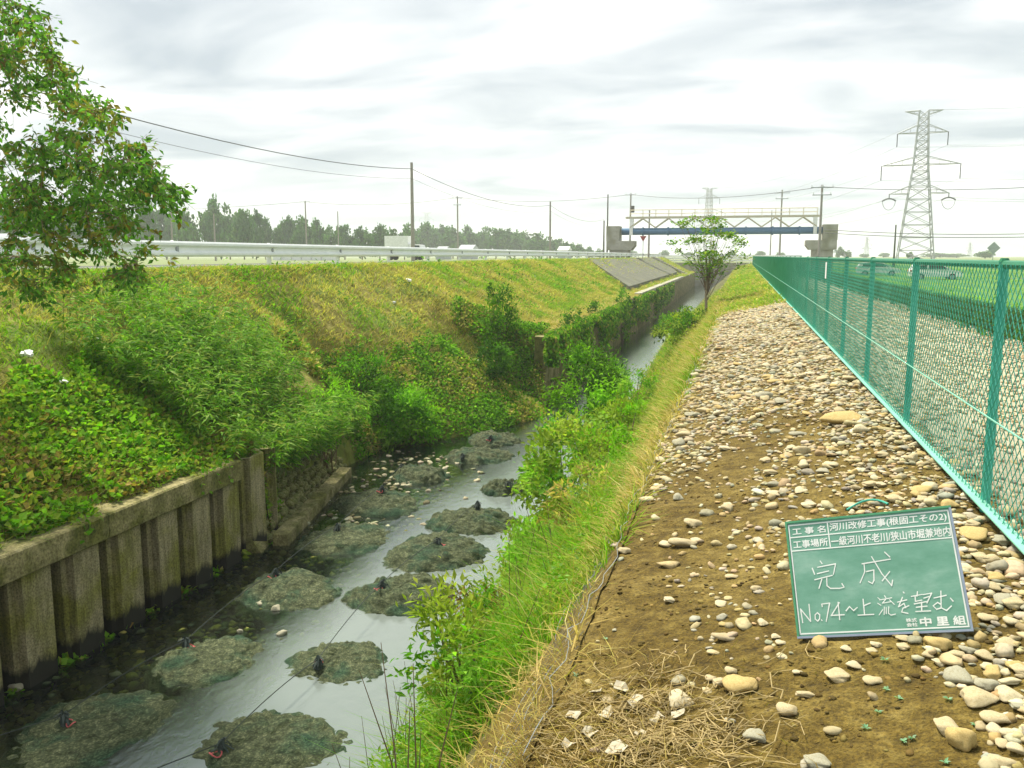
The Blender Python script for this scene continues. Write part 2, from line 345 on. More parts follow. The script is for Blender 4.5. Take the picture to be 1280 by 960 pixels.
_yb = ylist(-3, 27, .05, .05)
strip('berm', XE, 1.4, 44, zb, 'soil', _yb)
strip('grassy_berm', XE, 1.4, 20, zb, 'bank_soil', YS[YS > 26.2].clip(27))
strip('gravel_field', 1.4, 5.9, 30, zb, 'gravel_ground')
strip('crop_field', 5.9, 9.6, 12, lambda X, Y: zb(X, Y) + 0, 'field_dark')
strip('grass_field', 9.6, 1200, 60, lambda X, Y: zb(X, Y), 'field_green')
def lz(X, Y): return zg(X - 1e-4, np.minimum(Y, YEND))
strip('road_verge', -13.95, XB, 6, lz, 'bank_soil')
strip('road', -20.6, -13.95, 4, lambda X, Y: .96 + 0 * X, 'asphalt')
strip('left_field', -1200, -20.6, 60, lambda X, Y: np.interp(X, [-400, -60, -24, -20.6], [.6, .6, .75, .95]), 'field_far')
_x = np.concatenate([np.linspace(-1200, -60, 20), np.linspace(-50, 60, 40), np.linspace(90, 1200, 20)]); _y = np.array([150, 150.01, 200, 300, 500, 900, 1600])
grid('far_field', _x[None] + 0 * _y[:, None], _y[:, None] + 0 * _x[None], np.full((len(_y), len(_x)), .2), 'field_far')
_s = MB().box((-17.275, 74, .966), (.14, 152, .004)); tag(_s.build('road_line', 'white_paint', None), kind='structure')
_w = strip('stream_water', lambda Y: xl(Y) - .9, lambda Y: xr(Y) + .35, 24, lambda X, Y: WZ + 0 * X, 'water')
MB().box((-3, 150.2, -1.9), (24, .4, 4.2)).build('bridge_abutment', 'concrete').__setitem__('kind', 'structure')

# ------------------------------------------------------------------ leaves and blades
def leaf_mesh(P, D, Nn, ln, wd_):
    """rhombus leaves: base P, long axis D, normal Nn"""
    D = norm(D); S = norm(np.cross(D, Nn)); U = np.cross(S, D); ln = np.broadcast_to(ln, len(P))[:, None]; wd_ = np.broadcast_to(wd_, len(P))[:, None]
    m = P + D * ln * .45 + U * ln * .10
    V = np.stack([P, m + S * wd_ / 2, P + D * ln, m - S * wd_ / 2], 1).reshape(-1, 3)
    i = np.arange(len(P))[:, None] * 4
    return V, i + np.array([[0, 1, 2, 3]])
def blade_mesh(P, D, ln, wd_, bend):
    """grass blades: P base, D up direction, bend horizontal vector"""
    n = len(P); ln = np.broadcast_to(ln, n)[:, None]; wd_ = np.broadcast_to(wd_, n)[:, None]
    a = rng.uniform(0, 2 * math.pi, n); S = np.stack([np.cos(a), np.sin(a), 0 * a], 1)
    m = P + D * ln * .55 + bend * ln * .18; t = P + D * ln * .88 + bend * ln * .62
    V = np.stack([P - S * wd_ / 2, P + S * wd_ / 2, m + S * wd_ * .38, m - S * wd_ * .38, t], 1).reshape(-1, 3)
    i = np.arange(n)[:, None] * 5
    return V, [i + np.array([[0, 1, 2, 3]]), i + np.array([[3, 2, 4]])]
def pick(pal, n, jit=.18, w=None):
    pal = np.array(pal); c = pal[rng.choice(len(pal), n, p=w)] ; return np.clip(c * rng.uniform(1 - jit, 1 + jit, (n, 1)) * rng.uniform(.93, 1.07, (n, 3)), .005, 1)
def rnd_dir(n, zmin=-1.0, zmax=1.0):
    z = rng.uniform(zmin, zmax, n); a = rng.uniform(0, 2 * math.pi, n); r = np.sqrt(1 - z * z); return np.stack([r * np.cos(a), r * np.sin(a), z], 1)
GRN = [(.060, .155, .010), (.085, .20, .013), (.115, .25, .02), (.040, .105, .010)]
BRT = [(.135, .31, .012), (.18, .37, .02), (.10, .26, .012), (.22, .39, .045)]
DRY = [(.44, .36, .115), (.40, .32, .095), (.50, .42, .17), (.33, .285, .07)]
OLV = [(.225, .30, .03), (.27, .335, .045), (.18, .27, .025)]
BRN = [(.19, .135, .035), (.235, .17, .055), (.15, .10, .025)]
def grass(name, X, Y, ln, wd_, pal, label, mat='leaf', lean=.5, parent=None, cat='grass', zoff=-.02, kind='stuff'):
    n = len(X); P = np.stack([X, Y, zg(X, Y) + zoff], 1)
    D = norm(rnd_dir(n, .55, 1.0)); B = rnd_dir(n, -.35, .1) * lean * 2
    V, Fq = blade_mesh(P, D, ln * rng.uniform(.6, 1.25, n), wd_ * rng.uniform(.7, 1.3, n), B)
    o = mk(name, V, Fq, mat, parent, col=np.repeat(pal, 5, 0)); return tag(o, label, cat, kind=kind)
def cover(name, X, Y, hmax, ln, asp, pal, label, up=.55, cat='plant', mat='leaf'):
    n = len(X); P = np.stack([X, Y, zg(X, Y) + rng.uniform(0, 1, n) ** .7 * hmax], 1)
    Nn = norm(np.array([.2, -.35, 1.0]) * up + rnd_dir(n) * .65); D = norm(np.cross(Nn, rnd_dir(n)))
    l = ln * rng.uniform(.6, 1.3, n); V, Q = leaf_mesh(P, D, Nn, l, l * asp)
    return tag(mk(name, V, Q, mat, col=np.repeat(pal, 4, 0)), label, cat, kind='stuff')
def blend(pa, pb, k, n):
    k = np.clip(k, 0, 1); return np.where((rng.uniform(0, 1, n) < k)[:, None], pick(pb, n), pick(pa, n))
def samp(n, x0, x1, y0, y1, p=1.0): 
    u = rng.uniform(0, 1, n); Y = y0 + (y1 - y0) * u ** p; return rng.uniform(x0, x1, n), Y

# left bank, upper: mown grass, part dry, part green
n = 130000; s = rng.uniform(0.06, 1.04, n); Y = 6 + 60 * rng.uniform(0, 1, n) ** 1.25; X = xl(Y) + (XB - xl(Y)) * s
keep = (s > np.where(Y < 20, .36, np.where(Y < 28, .2, .02))) ; X, Y, s = X[keep], Y[keep], s[keep]; n = len(X)
d = fbm(X * .75, Y * .6, 21); k = np.clip((d - .45) * 7 + .55, 0, 1)
grass('bank_grass', X, Y, .13 + .10 * np.clip(fbm(X * .8, Y * .8, 2) * 2 - .6, 0, 1) + .0012 * Y, .010 + .0006 * Y, blend(OLV + BRT[:1], DRY + OLV[1:2], k, n), 'short mown grass, part dry and part green, on the left bank slope', lean=.75)
n = 15000; s = rng.uniform(.3, 1, n); Y = 8 + 50 * rng.uniform(0, 1, n) ** 1.3; X = xl(Y) + (XB - xl(Y)) * s; keep = fbm(X * 1.1, Y * .8, 23) > .60; X, Y = X[keep], Y[keep]
cover('slope_weeds', X, Y, .28, .10 + .001 * Y, .4, pick(BRT + GRN[:2], len(X)), 'scattered leafy green weeds on the mown left bank slope')
n = 9000; s = rng.uniform(.3, 1, n); Y = 8 + 50 * rng.uniform(0, 1, n) ** 1.3; X = xl(Y) + (XB - xl(Y)) * s; keep = fbm(X * 1.3, Y * .9, 24) > .60; X, Y = X[keep], Y[keep]
grass('slope_straw', X, Y, .30, .014, pick(BRN + DRY[:2], len(X)), 'brown heaps of cut straw on the mown left bank slope', 'dry', lean=1.3)
n = 26000; X = rng.uniform(XB, -6.5, n); Y = 62 + 88 * rng.uniform(0, 1, n) ** 1.1; keep = X < xl(Y); X, Y = X[keep], Y[keep]; n = len(X)
grass('far_bank_grass', X, Y, .28, .07, blend(OLV, DRY, fbm(X * .3, Y * .2, 5) * 1.2 - .2, n), 'sparse yellowish grass on the far part of the left bank', lean=.8)
n = 26000; X = rng.uniform(-13.93, XB + .3, n); Y = 10 + 100 * rng.uniform(0, 1, n) ** 1.4
grass('verge_grass', X, Y, .15 + .0006 * Y, .012 + .0007 * Y, blend(OLV, BRT + DRY, fbm(X, Y * .4, 6), n), 'low yellow green grass along the road edge under the guardrail', lean=.7)
# left bank, lower near: broad-leaved creepers
n = 60000; s = rng.uniform(-.02, .62, n); Y = rng.uniform(5, 14.2, n); X = xl(Y) + (XB - xl(Y)) * s
keep = (s < .40 + .25 * fbm(X * .8, Y * .8, 14)) & (fbm(X * 1.4, Y * 1.4, 33) > .33); X, Y = X[keep], Y[keep]; n = len(X)
k = np.clip((fbm(X * .9, Y * .9, 44) - .54) * 4, 0, .7)
cover('creeper_leaves', X, Y, .27, .07 + .05 * fbm(X * 2, Y * 2, 46), .8, blend(BRT + OLV + GRN[2:3], OLV + DRY[1:2] + BRN[:2], k, n), 'green creepers and broad leaved weeds covering the near left bank')
n = 9000; Y = rng.uniform(6, 14, n); s = rng.uniform(0.02, .5, n); X = xl(Y) + (XB - xl(Y)) * s; keep = fbm(X * .9, Y * .9, 44) > .46; X, Y = X[keep], Y[keep]
grass('dead_weeds', X, Y, .32, .008, pick(DRY + BRN, len(X)), 'brown dead weed stems tangled among the creepers on the near left bank', 'dry', lean=.9)
n = 9000; Y = rng.uniform(5, 13.5, n); s = -.03 + .6 * rng.uniform(0, 1, n); X = xl(Y) + (XB - xl(Y)) * s; keep = fbm(X * 1.3, Y * 1.3, 47) > .5; X, Y = X[keep], Y[keep]
grass('bank_tufts', X, Y, .34, .010, pick(BRT + OLV, len(X)), 'upright green grass tufts growing through the creepers on the near left bank', lean=.7)
n = 1500; Y = rng.uniform(4, 12.3, n); Y = Y[fbm(Y * 1.7, 0 * Y, 48) > .5]; n = len(Y); P = np.stack([np.full(n, -7.72) + rng.uniform(-.3, .12, n), Y, np.full(n, -1.92) + rng.uniform(.0, .08, n)], 1); P[:, 2] -= np.where(P[:, 0] > -7.64, rng.uniform(0, .3, n), 0)
V, Q = leaf_mesh(P, norm(rnd_dir(n) + np.array([.6, 0, -.3])), norm(rnd_dir(n) * .6 + np.array([.4, -.2, .8])), .08 * rng.uniform(.6, 1.3, n), .06)
tag(mk('cap_vines', V, Q, 'leaf', col=np.repeat(pick(BRT + OLV, n), 4, 0)), 'green vines creeping over the concrete cap of the sheet pile wall', 'plant', kind='stuff')
# promontory and gully
n = 34000; Y = rng.uniform(19, 30, n); s = rng.uniform(.0, .5, n); X = xl(Y) + (XB - xl(Y)) * s; keep = (fbm(X * .8, Y * .8, 51) > .40) | ((s < .22) & (rng.uniform(0, 1, n) < .7)); X, Y = X[keep], Y[keep]; n = len(X)
cover('bank_weeds', X, Y, .34, .10, .6, blend(GRN + BRT, OLV + DRY, (fbm(X, Y, 52) - .45) * 3, n), 'leafy green weeds growing on the low spit of the left bank')
n = 12000; Y = rng.uniform(19, 34, n); s = rng.uniform(.1, .6, n); X = xl(Y) + (XB - xl(Y)) * s; keep = fbm(X * .7, Y * .7, 61) > .5; X, Y = X[keep], Y[keep]
grass('straw_patches', X, Y, .30, .018, pick(DRY, len(X)), 'straw coloured cut grass lying in patches on the left bank', 'dry', lean=1.1)
n = 9000; Y = 28.5 + 40 * rng.uniform(0, 1, n) ** 1.3; X = xl(Y) - rng.uniform(.05, 1.2, n)
grass('terrace_straw', X, Y, .26, .03, pick(DRY + [(.55, .42, .2)], n), 'dry straw on the narrow ledge above the vertical stream wall', 'dry', lean=1.0)
# hanging weeds on the far vertical wall
n = 24000; Y = 27.5 + 62 * rng.uniform(0, 1, n) ** 1.4; P = np.stack([xl(Y) + rng.uniform(.0, .40, n), Y, -1.25 - 1.75 * rng.uniform(0, 1, n) ** 1.5 * (.5 + .9 * vn(Y * .9, 0 * Y, 3))], 1)
Nn = norm(np.array([.8, -.4, .6]) + rnd_dir(n) * .7); D = norm(np.array([0, 0, -1.0]) + rnd_dir(n) * .8); l = (.11 + .001 * Y) * rng.uniform(.6, 1.4, n); kp = fbm(Y * .55, P[:, 2] * .8, 17) > .43 + .1 * (Y > 60); P, D, Nn, l, Y = P[kp], D[kp], Nn[kp], l[kp], Y[kp]; n = len(P); V, Q = leaf_mesh(P, D, Nn, l, l * .6)
tag(mk('hanging_weeds', V, Q, 'leaf', col=np.repeat(blend(GRN, OLV + BRT + DRY[:1], fbm(Y * .9, P[:, 2] * 2, 3) * 1.6 - .3, n), 4, 0)), 'green weeds hanging over the vertical stream wall', 'plant', kind='stuff')
# right bank: dry fringe under the berm edge, green grass below
n = 42000; Y = 2.0 + 34 * rng.uniform(0, 1, n) ** 1.5; X = XE + .015 - rng.uniform(0, 1, n) ** 1.3 * 1.15; _k = (Y > 5) | (rng.uniform(0, 1, n) < .16); X, Y = X[_k], Y[_k]; n = len(X)
grass('dry_fringe', X, Y, .07 + .20 * fbm(X * 2, Y * 2, 72) + .002 * Y, .006 + .0007 * Y, blend(DRY + [(.50, .38, .13)], OLV + BRT[:1], (fbm(X * 1.2, Y * .9, 31) * 2.2 - .75) * (Y > 4.5), n), 'tan dry grass fringe hanging below the stony berm edge', 'dry', lean=.9)
n = 33000; Y = 6 + 60 * rng.uniform(0, 1, n) ** 1.5; a = rng.uniform(.22, 1, n); X = XE + (xr(Y) - XE) * a; keep = (fbm(X * 1.2, Y * 1.2, 71) + .2 * a > .50); X, Y = X[keep], Y[keep]; n = len(X)
grass('bank_grass_right', X, Y, .10 + .5 * np.clip(fbm(X * 1.3, Y * 1.0, 70) - .3, 0, 1) + .002 * Y, .009 + .0008 * Y, blend(BRT[:3] + OLV + GRN[:1], OLV + DRY[:2], fbm(X * 1.1, Y * .8, 73) * 2.4 - .6 + np.clip(.6 - (XE - X) / 2.4, 0, 1) * 1.3, n), 'fresh green grass on the slope between berm and stream', lean=.65).__setitem__('label', 'fresh green grass on the slope between berm and stream')
n = 22000; Y = 25 + 110 * rng.uniform(0, 1, n) ** 1.5; X = rng.uniform(XE - .6, 1.15, n)
grass('berm_grass', X, Y, .13 + .0012 * Y, .014 + .0009 * Y, blend(OLV + BRT[:1], DRY, fbm(X, Y * .25, 75) * 1.5 - .3, n), 'yellow green grass on the far end of the berm by the fence', lean=.7)
# near right bank: tall fine weeds
n = 30000; Y = rng.uniform(2.4, 10.5, n); a = rng.uniform(.18, .98, n); a = np.where(Y < 4.8, .42 + a * .45, a * .93); X = XE + (xr(Y) - XE) * a; k = fbm(X * 1.1, Y * 1.1, 81); keep = k > .44; X, Y, k = X[keep], Y[keep], k[keep]; n = len(X)
grass('tall_weeds', X, Y, .20 + .55 * fbm(X * 1.6, Y * 1.6, 83), .0075, blend(BRT + OLV[:1], OLV + DRY, (k - .5) * 4, n), 'tall fine yellow green weeds on the near slope above the water', lean=.55)
n = 26000; ci = rng.uniform(0, 1, (420, 2)); cY = 2.6 + 8.2 * ci[:, 0]; cX = XE + (xr(cY) - XE) * (np.where(cY < 4.8, .48, .22) + np.where(cY < 4.8, .38, .66) * ci[:, 1]); q = rng.integers(0, 420, n)
hh = rng.uniform(.05, 1, n); X = cX[q] + rng.normal(0, .05, n) * (1 + hh); Y = cY[q] + rng.normal(0, .05, n) * (1 + hh); P = np.stack([X, Y, zg(X, Y) + hh * (.35 + .45 * ci[q, 1] * rng.uniform(.6, 1, n))], 1)
D = rnd_dir(n, -.2, .7); V, Q = leaf_mesh(P, D, norm(rnd_dir(n) * .7 + np.array([0, 0, .7])), .055 * rng.uniform(.6, 1.4, n), .018 * rng.uniform(.7, 1.3, n))
tag(mk('weed_leaves', V, Q, 'leaf', col=np.repeat(pick(BRT + OLV + [(.25, .42, .12)], n), 4, 0)), 'small pale green leaves of the tall weeds on the near slope', 'plant', kind='stuff')
b = MB()
for i in range(90):
    Y0 = rng.uniform(3.2, 9.5); a = rng.uniform(.3, .95); X0 = XE + (xr(Y0) - XE) * a; z0 = float(zg(X0, Y0)); h = rng.uniform(.5, 1.15); l = rng.normal(0, .16, 2)
    b.tube([(X0, Y0, z0 - .05), (X0 + l[0] * .4, Y0 + l[1] * .4, z0 + h * .5), (X0 + l[0], Y0 + l[1], z0 + h)], [.006, .005, .002], 3)
tag(b.build('weed_stalks', 'bark'), 'thin brown upright weed stalks above the near water edge', 'plant', kind='stuff')
# field strips beyond the fence
n = 24000; Y = 8 + 95 * rng.uniform(0, 1, n) ** 1.2; X = rng.uniform(5.8, 9.6, n)
X = np.round(X / .62) * .62 + rng.normal(0, .09, n)
grass('crop_rows', X, Y, .42, .06, pick([(.03, .08, .02), (.06, .13, .03), (.025, .06, .02)], n), 'dark green crop rows in the field beyond the fence', lean=.8)
n = 16000; Y = 15 + 110 * rng.uniform(0, 1, n); X = 9.6 + 26 * rng.uniform(0, 1, n) ** 1.5
grass('field_grass', X, Y, .3, .07, pick(BRT, n), 'bright green grass strip in the field beyond the fence', lean=.6)

# ------------------------------------------------------------------ stones
def icos(sub):
    t = (1 + 5 ** .5) / 2
    V = [(-1, t, 0), (1, t, 0), (-1, -t, 0), (1, -t, 0), (0, -1, t), (0, 1, t), (0, -1, -t), (0, 1, -t), (t, 0, -1), (t, 0, 1), (-t, 0, -1), (-t, 0, 1)]
    Fc = [(0, 11, 5), (0, 5, 1), (0, 1, 7), (0, 7, 10), (0, 10, 11), (1, 5, 9), (5, 11, 4), (11, 10, 2), (10, 7, 6), (7, 1, 8), (3, 9, 4), (3, 4, 2), (3, 2, 6), (3, 6, 8), (3, 8, 9), (4, 9, 5), (2, 4, 11), (6, 2, 10), (8, 6, 7), (9, 8, 1)]
    V = [np.array(v) / np.linalg.norm(v) for v in V]
    for _ in range(sub):
        c = {}; nf = []
        def mid(a, b):
            k = (min(a, b), max(a, b))
            if k not in c: m = V[a] + V[b]; V.append(m / np.linalg.norm(m)); c[k] = len(V) - 1
            return c[k]
        for a, b_, d in Fc:
            x, y, z = mid(a, b_), mid(b_, d), mid(d, a); nf += [(a, x, z), (b_, y, x), (d, z, y), (x, y, z)]
        Fc = nf
    return np.array(V), np.array(Fc)
def lumpy(V, sd, amt):
    r = np.random.default_rng(sd); o = V.copy(); f = np.ones(len(V))
    for _ in range(11):                                  # shave flat facets and add swellings, as river wear leaves them
        d = r.normal(size=3); d /= np.linalg.norm(d); h = r.uniform(.55, .92); k = V @ d; f = np.where(k * f > h, f * (h / np.maximum(k * f, 1e-6)) ** .75, f)
    for _ in range(4):
        d = r.normal(size=3) * 1.6; f *= 1 + amt * np.sin(V @ d * 1.7 + r.uniform(0, 6))
    return o * f[:, None]
STC = [(.43, .355, .20), (.50, .435, .28), (.39, .335, .20), (.39, .37, .27), (.55, .50, .36), (.39, .295, .135), (.31, .30, .235), (.47, .395, .24)]
def stone_cloud(name, X, Y, size, sub, label, pal=STC, z=None, kind='stuff', cat='stones', dark=1.0, parent=None, sink=.3):
    n = len(X); tv = [icos(sub)[0] for _ in range(1)][0]; tf = icos(sub)[1]; nt = 10
    T = np.stack([lumpy(tv, 100 + i, .07) for i in range(nt)])[rng.integers(0, nt, n)] * rng.uniform(.93, 1.07, (n, len(tv), 1))
    sz = np.stack([size * rng.uniform(.75, 1.45, n), size * rng.uniform(.75, 1.1, n), size * rng.uniform(.32, .66, n)], 1) / 2
    V = T * sz[:, None]
    a = rng.uniform(0, 2 * math.pi, n); tl = rng.normal(0, .22, n); ca, sa, ct, st = np.cos(a), np.sin(a), np.cos(tl), np.sin(tl)
    x, y, zz = V[..., 0], V[..., 1], V[..., 2]
    x, zz = x * ct[:, None] - zz * st[:, None], x * st[:, None] + zz * ct[:, None]
    x, y = x * ca[:, None] - y * sa[:, None], x * sa[:, None] + y * ca[:, None]
    Z0 = zg(X, Y) if z is None else z
    V = np.stack([x + X[:, None], y + Y[:, None], zz + (Z0 + sz[:, 2] * (1 - 2 * sink))[:, None]], -1)
    Fq = (tf[None] + (np.arange(n) * len(tv))[:, None, None]).reshape(-1, 3)
    c = pick(pal, n, .2) * dark
    return tag(mk(name, V.reshape(-1, 3), Fq, 'stone', parent, col=np.repeat(c, len(tv), 0), smooth=True), label, cat, kind=kind)
def bdens(X, Y):
    """how stony the berm is: full along the fence and further up, bare soil near the board"""
    d = np.clip((X - .55) / .3, 0, 1.7) * np.clip((Y - 1.7) / .6, .7, 1) + np.clip((Y - 5.0) / 5.2, 0, 1) * (.74 + .3 * np.clip((X + .1) / .6, 0, 1)) + .06 * np.clip((Y - 3.3) / 1.2, 0, 1)
    d = d - .75 * np.clip(1 - np.hypot((X - .55) / .5, (Y - 2.75) / .62), 0, 1) * 1.6
    d += (fbm(X * 1.7, Y * .9, 91) - .5) * 2.1 + .02
    d -= .38 * np.clip((.45 - X) / .5, 0, 1) * np.clip((6.8 - Y) / 2, 0, 1)
    d *= np.clip((24.5 + 3 * vn(X * 2, 0 * X, 4) - Y) / 2, 0, 1)
    return np.clip(d, 0, 1)
n = 38000; Y = 1.6 + 25 * rng.uniform(0, 1, n) ** 1.25; X = rng.uniform(XE - .02, 1.38, n); keep = rng.uniform(0, 1, n) < bdens(X, Y) * .66 + .02; X, Y = X[keep], Y[keep]; n = len(X)
inb = (np.abs(X - .52) < .33) & (np.abs(Y - 3.42) < .13); X, Y = X[~inb], Y[~inb]; n = len(X)
sz = .014 + .036 * rng.uniform(0, 1, n) ** 2.2 + .0018 * Y
big = rng.uniform(0, 1, n) < .22
sz = np.where(big, sz * 1.75, sz)
print('berm gravel', n)
near = (Y < 8) & big
stone_cloud('river_gravel', X[near], Y[near], sz[near], 1, 'pale rounded river gravel spread over the near berm')
stone_cloud('river_gravel', X[~near & (Y < 6)], Y[~near & (Y < 6)], sz[~near & (Y < 6)], 1, 'small pale pebbles filling the soil of the near berm')
stone_cloud('river_gravel', X[~near & (Y >= 6)], Y[~near & (Y >= 6)], sz[~near & (Y >= 6)], 0, 'pale gravel covering the far half of the stony berm')
n = 13000; Y = 2.5 + 45 * rng.uniform(0, 1, n) ** 1.6; X = rng.uniform(1.38, 6.0, n); keep = fbm(X, Y, 95) > .3; X, Y = X[keep], Y[keep]
stone_cloud('field_gravel', X, Y, .045 + .0022 * Y * rng.uniform(.6, 1.3, len(X)), 0, 'pale gravel spread over the strip behind the green fence')
n = 6500; Y = 1.6 + 11 * rng.uniform(0, 1, n) ** 1.3; X = rng.uniform(XE, 1.3, n); keep = fbm(X * 3, Y * 3, 97) > .45; X, Y = X[keep], Y[keep]
stone_cloud('soil_clods', X, Y, .008 + .03 * rng.uniform(0, 1, len(X)) ** 2.5, 0, 'small brown clods of earth on the bare soil of the berm', pal=[(.10, .07, .012), (.145, .10, .022), (.20, .15, .04), (.07, .047, .008)], cat='soil', sink=.4)
# single cobbles, named one by one
TPL = []
for i in range(9):
    v, f = icos(3 if i < 3 else 2); v = lumpy(v, 300 + i, .075)
    v = v / np.abs(v).max(0)
    for j, c in enumerate([(.47, .36, .155), (.47, .40, .25), (.34, .33, .25), (.53, .47, .32)]):
        o = mk('river_stone', v, f, 'stone', col=np.array(c), smooth=True); TPL.append((i, j, o.data)); bpy.data.objects.remove(o)
PIX = '''1174 802 30 27 0|1130 797 21 10 1|1128 808 17 10 1|1095 805 14 10 3|1089 813 15 9 1|1057 809 14 10 3|1067 829 20 13 3|1091 848 26 17 1|1046 843 32 20 1|1159 817 14 13 1|1173 827 15 12 3|1200 843 40 30 2|1222 870 49 26 1|1233 853 28 22 2|1260 866 34 22 3|1247 894 45 24 1|1182 905 30 28 1|1202 919 31 50 0|1274 884 20 13 2|1265 914 32 15 3|1251 929 18 14 1|1271 934 28 18 3|1253 951 35 24 1|1210 812 22 13 2|1274 836 22 18 1|1198 820 32 10 1|1246 836 24 14 2|1262 852 30 12 3|1230 816 22 18 1|926 850 47 34 0|914 836 17 17 1|889 846 16 13 1|900 852 18 16 1|984 883 28 29 1|946 918 38 22 2|1021 950 37 24 2|997 840 14 8 3|969 795 14 7 3|976 802 14 10 3|912 900 15 10 2|1007 869 26 8 1|978 821 11 6 3|849 872 36 26 3|1053 521 57 22 0|955 493 22 19 2|969 476 21 9 0|941 474 20 10 2|976 500 21 10 2|1038 579 20 11 3|998 542 25 10 2|968 537 18 10 2|967 605 25 8 2|968 616 21 9 3|906 560 16 10 3|857 543 27 9 1|882 514 25 8 1|861 517 16 9 2|1030 588 20 9 2|998 458 16 11 2|1028 446 18 7 3|945 735 14 17 1|900 754 17 11 3|837 749 15 11 3|953 777 14 11 3|915 720 18 9 1|866 652 23 16 1|855 678 40 15 1|831 678 20 12 3|910 630 13 8 3|847 620 15 15 2|825 573 14 13 3|780 687 17 13 1|1215 665 38 22 0|1225 695 22 18 1|1240 730 20 17 1|1252 748 24 17 2|1235 770 26 15 1|1265 775 22 18 3|1258 800 26 15 1|1150 612 30 12 0|1118 622 24 12 1|1090 605 26 10 1|1010 630 20 9 3|1065 632 22 10 3|1000 612 18 9 3'''
NAMED = {0: 'big round tan cobble touching the lower right edge of the chalkboard', 8: 'fan shaped pale stone on the bare soil below the chalkboard', 7: 'oval pale stone on the bare soil right of the fan shaped stone', 6: 'elongated pale stone lying askew just below the chalkboard',
         11: 'broad flat grey tan cobble at the soil edge below the chalkboard corner', 12: 'broad oval pale cobble with a dark crease at the soil edge', 15: 'smooth oblong cream cobble near the right edge of the photo', 16: 'round pale stone tucked behind the upright egg shaped stone',
         17: 'large upright egg shaped tan stone on the bare soil', 29: 'large tan cobble leaning in the cluster left of the chalkboard', 30: 'small upright pale stone at the back of the cobble cluster', 31: 'leftmost small pale stone of the cobble cluster on the soil',
         32: 'small grey pebble in front of the cobble cluster on the soil', 33: 'blocky pale stone standing on the bare soil below the chalkboard', 34: 'flat grey white stone by the straw in the foreground', 35: 'half buried grey stone at the bottom edge of the photo',
         42: 'pale lumpy stone half buried in the straw', 43: 'largest long tan boulder on the berm close to the fence', 44: 'light grey angular block in the middle of the stony berm', 66: 'long flat tan stone by the gabion edge of the berm', 65: 'tan wedge shaped stone near the gabion edge of the berm',
         72: 'brown flat boulder by the fence foot right of the chalkboard', 60: 'upright pale stone on the soil left of the chalkboard'}
cnt = 0; ZONES = {}
def put_stone(X, Y, z, wx, wy, wz, ci, label, az, tilt=0):
    me = TPL[rng.integers(0, 9) * 4 + ci][2]
    o = ob('river_stone', me); o.scale = (wx / 2, wy / 2, wz / 2); o.location = (X, Y, z + wz * .5 - wz * .16)
    o.rotation_euler = (tilt, rng.normal(0, .07), az)
    return tag(o, label, 'stone', 'cobbles on the berm')
for i, q in enumerate(PIX.split('|')):
    x, y, w, h, c = map(int, q.split())
    P, t = ground_hit(x, y + h * .32); dist = float((P - EYE) @ _f); wm = w * dist / F; hm = h * dist / F
    el = math.asin(min(.9, (EYE[2] - P[2]) / t)); z_ = min(wm * .72, max(.32 * wm, hm * .62)); dm = np.clip((hm - z_ * .6 * math.cos(el)) / max(.25, math.sin(el)), .55 * wm, 1.25 * wm)
    if i == 17: z_ = wm * 1.0; dm = wm * 1.45
    o = put_stone(P[0], P[1] , float(zg(P[0], P[1])), wm, dm, z_, c, NAMED.get(i), YAW + rng.normal(0, .12))
    if i not in NAMED:
        zone = ('cobbles crowded at the right edge by the fence' if x > 1185 else 'small pale stones on the bare soil below the chalkboard' if y > 780 and x > 960 else 'small pale stones on the soil left of the chalkboard' if y > 700 and x < 960 else 'pale cobbles at the gabion edge of the berm' if x < 885 else 'flat grey cobbles in the middle of the stony berm' if c == 2 else 'tan cobbles in the middle of the stony berm')
        ZONES.setdefault(zone, []).append((y, o))
    cnt += 1
tries = 0; PL = []
while cnt < 292 and tries < 6000:
    tries += 1; Y0 = 2.0 + 11 * rng.uniform() ** 1.2; X0 = rng.uniform(XE + .03, 1.18)
    if rng.uniform() > float(bdens(X0, Y0)) or (abs(X0 - .52) < .42 and abs(Y0 - 3.35) < .28): continue
    if any(abs(X0 - a) + abs(Y0 - b_) < .09 for a, b_ in PL): continue
    PL.append((X0, Y0)); w = rng.uniform(.045, .085) * (1 + .05 * Y0) * (1.25 if rng.uniform() < .15 else 1); ci = int(rng.choice(4, p=[.22, .34, .2, .24]))
    nm = ['tan', 'cream', 'grey', 'pale'][ci]
    where = 'close to the fence foot' if X0 > .75 else 'along the gabion edge' if X0 < -.2 else 'on the middle strip of the berm'
    o = put_stone(X0, Y0, float(zg(X0, Y0)), w, w * rng.uniform(.62, .95), w * rng.uniform(.38, .62), ci, None, rng.uniform(0, 3.1), rng.normal(0, .1)); cnt += 1
    ZONES.setdefault(f'rounded {nm} river cobbles {where}', []).append((-Y0, o))
for zone, L_ in ZONES.items():
    L_.sort(key=lambda q: -q[0])
    for i, (_, o) in enumerate(L_): o['label'] = ('nearest' if i == 0 else ordn(i) + ' nearest') + ' of the ' + zone

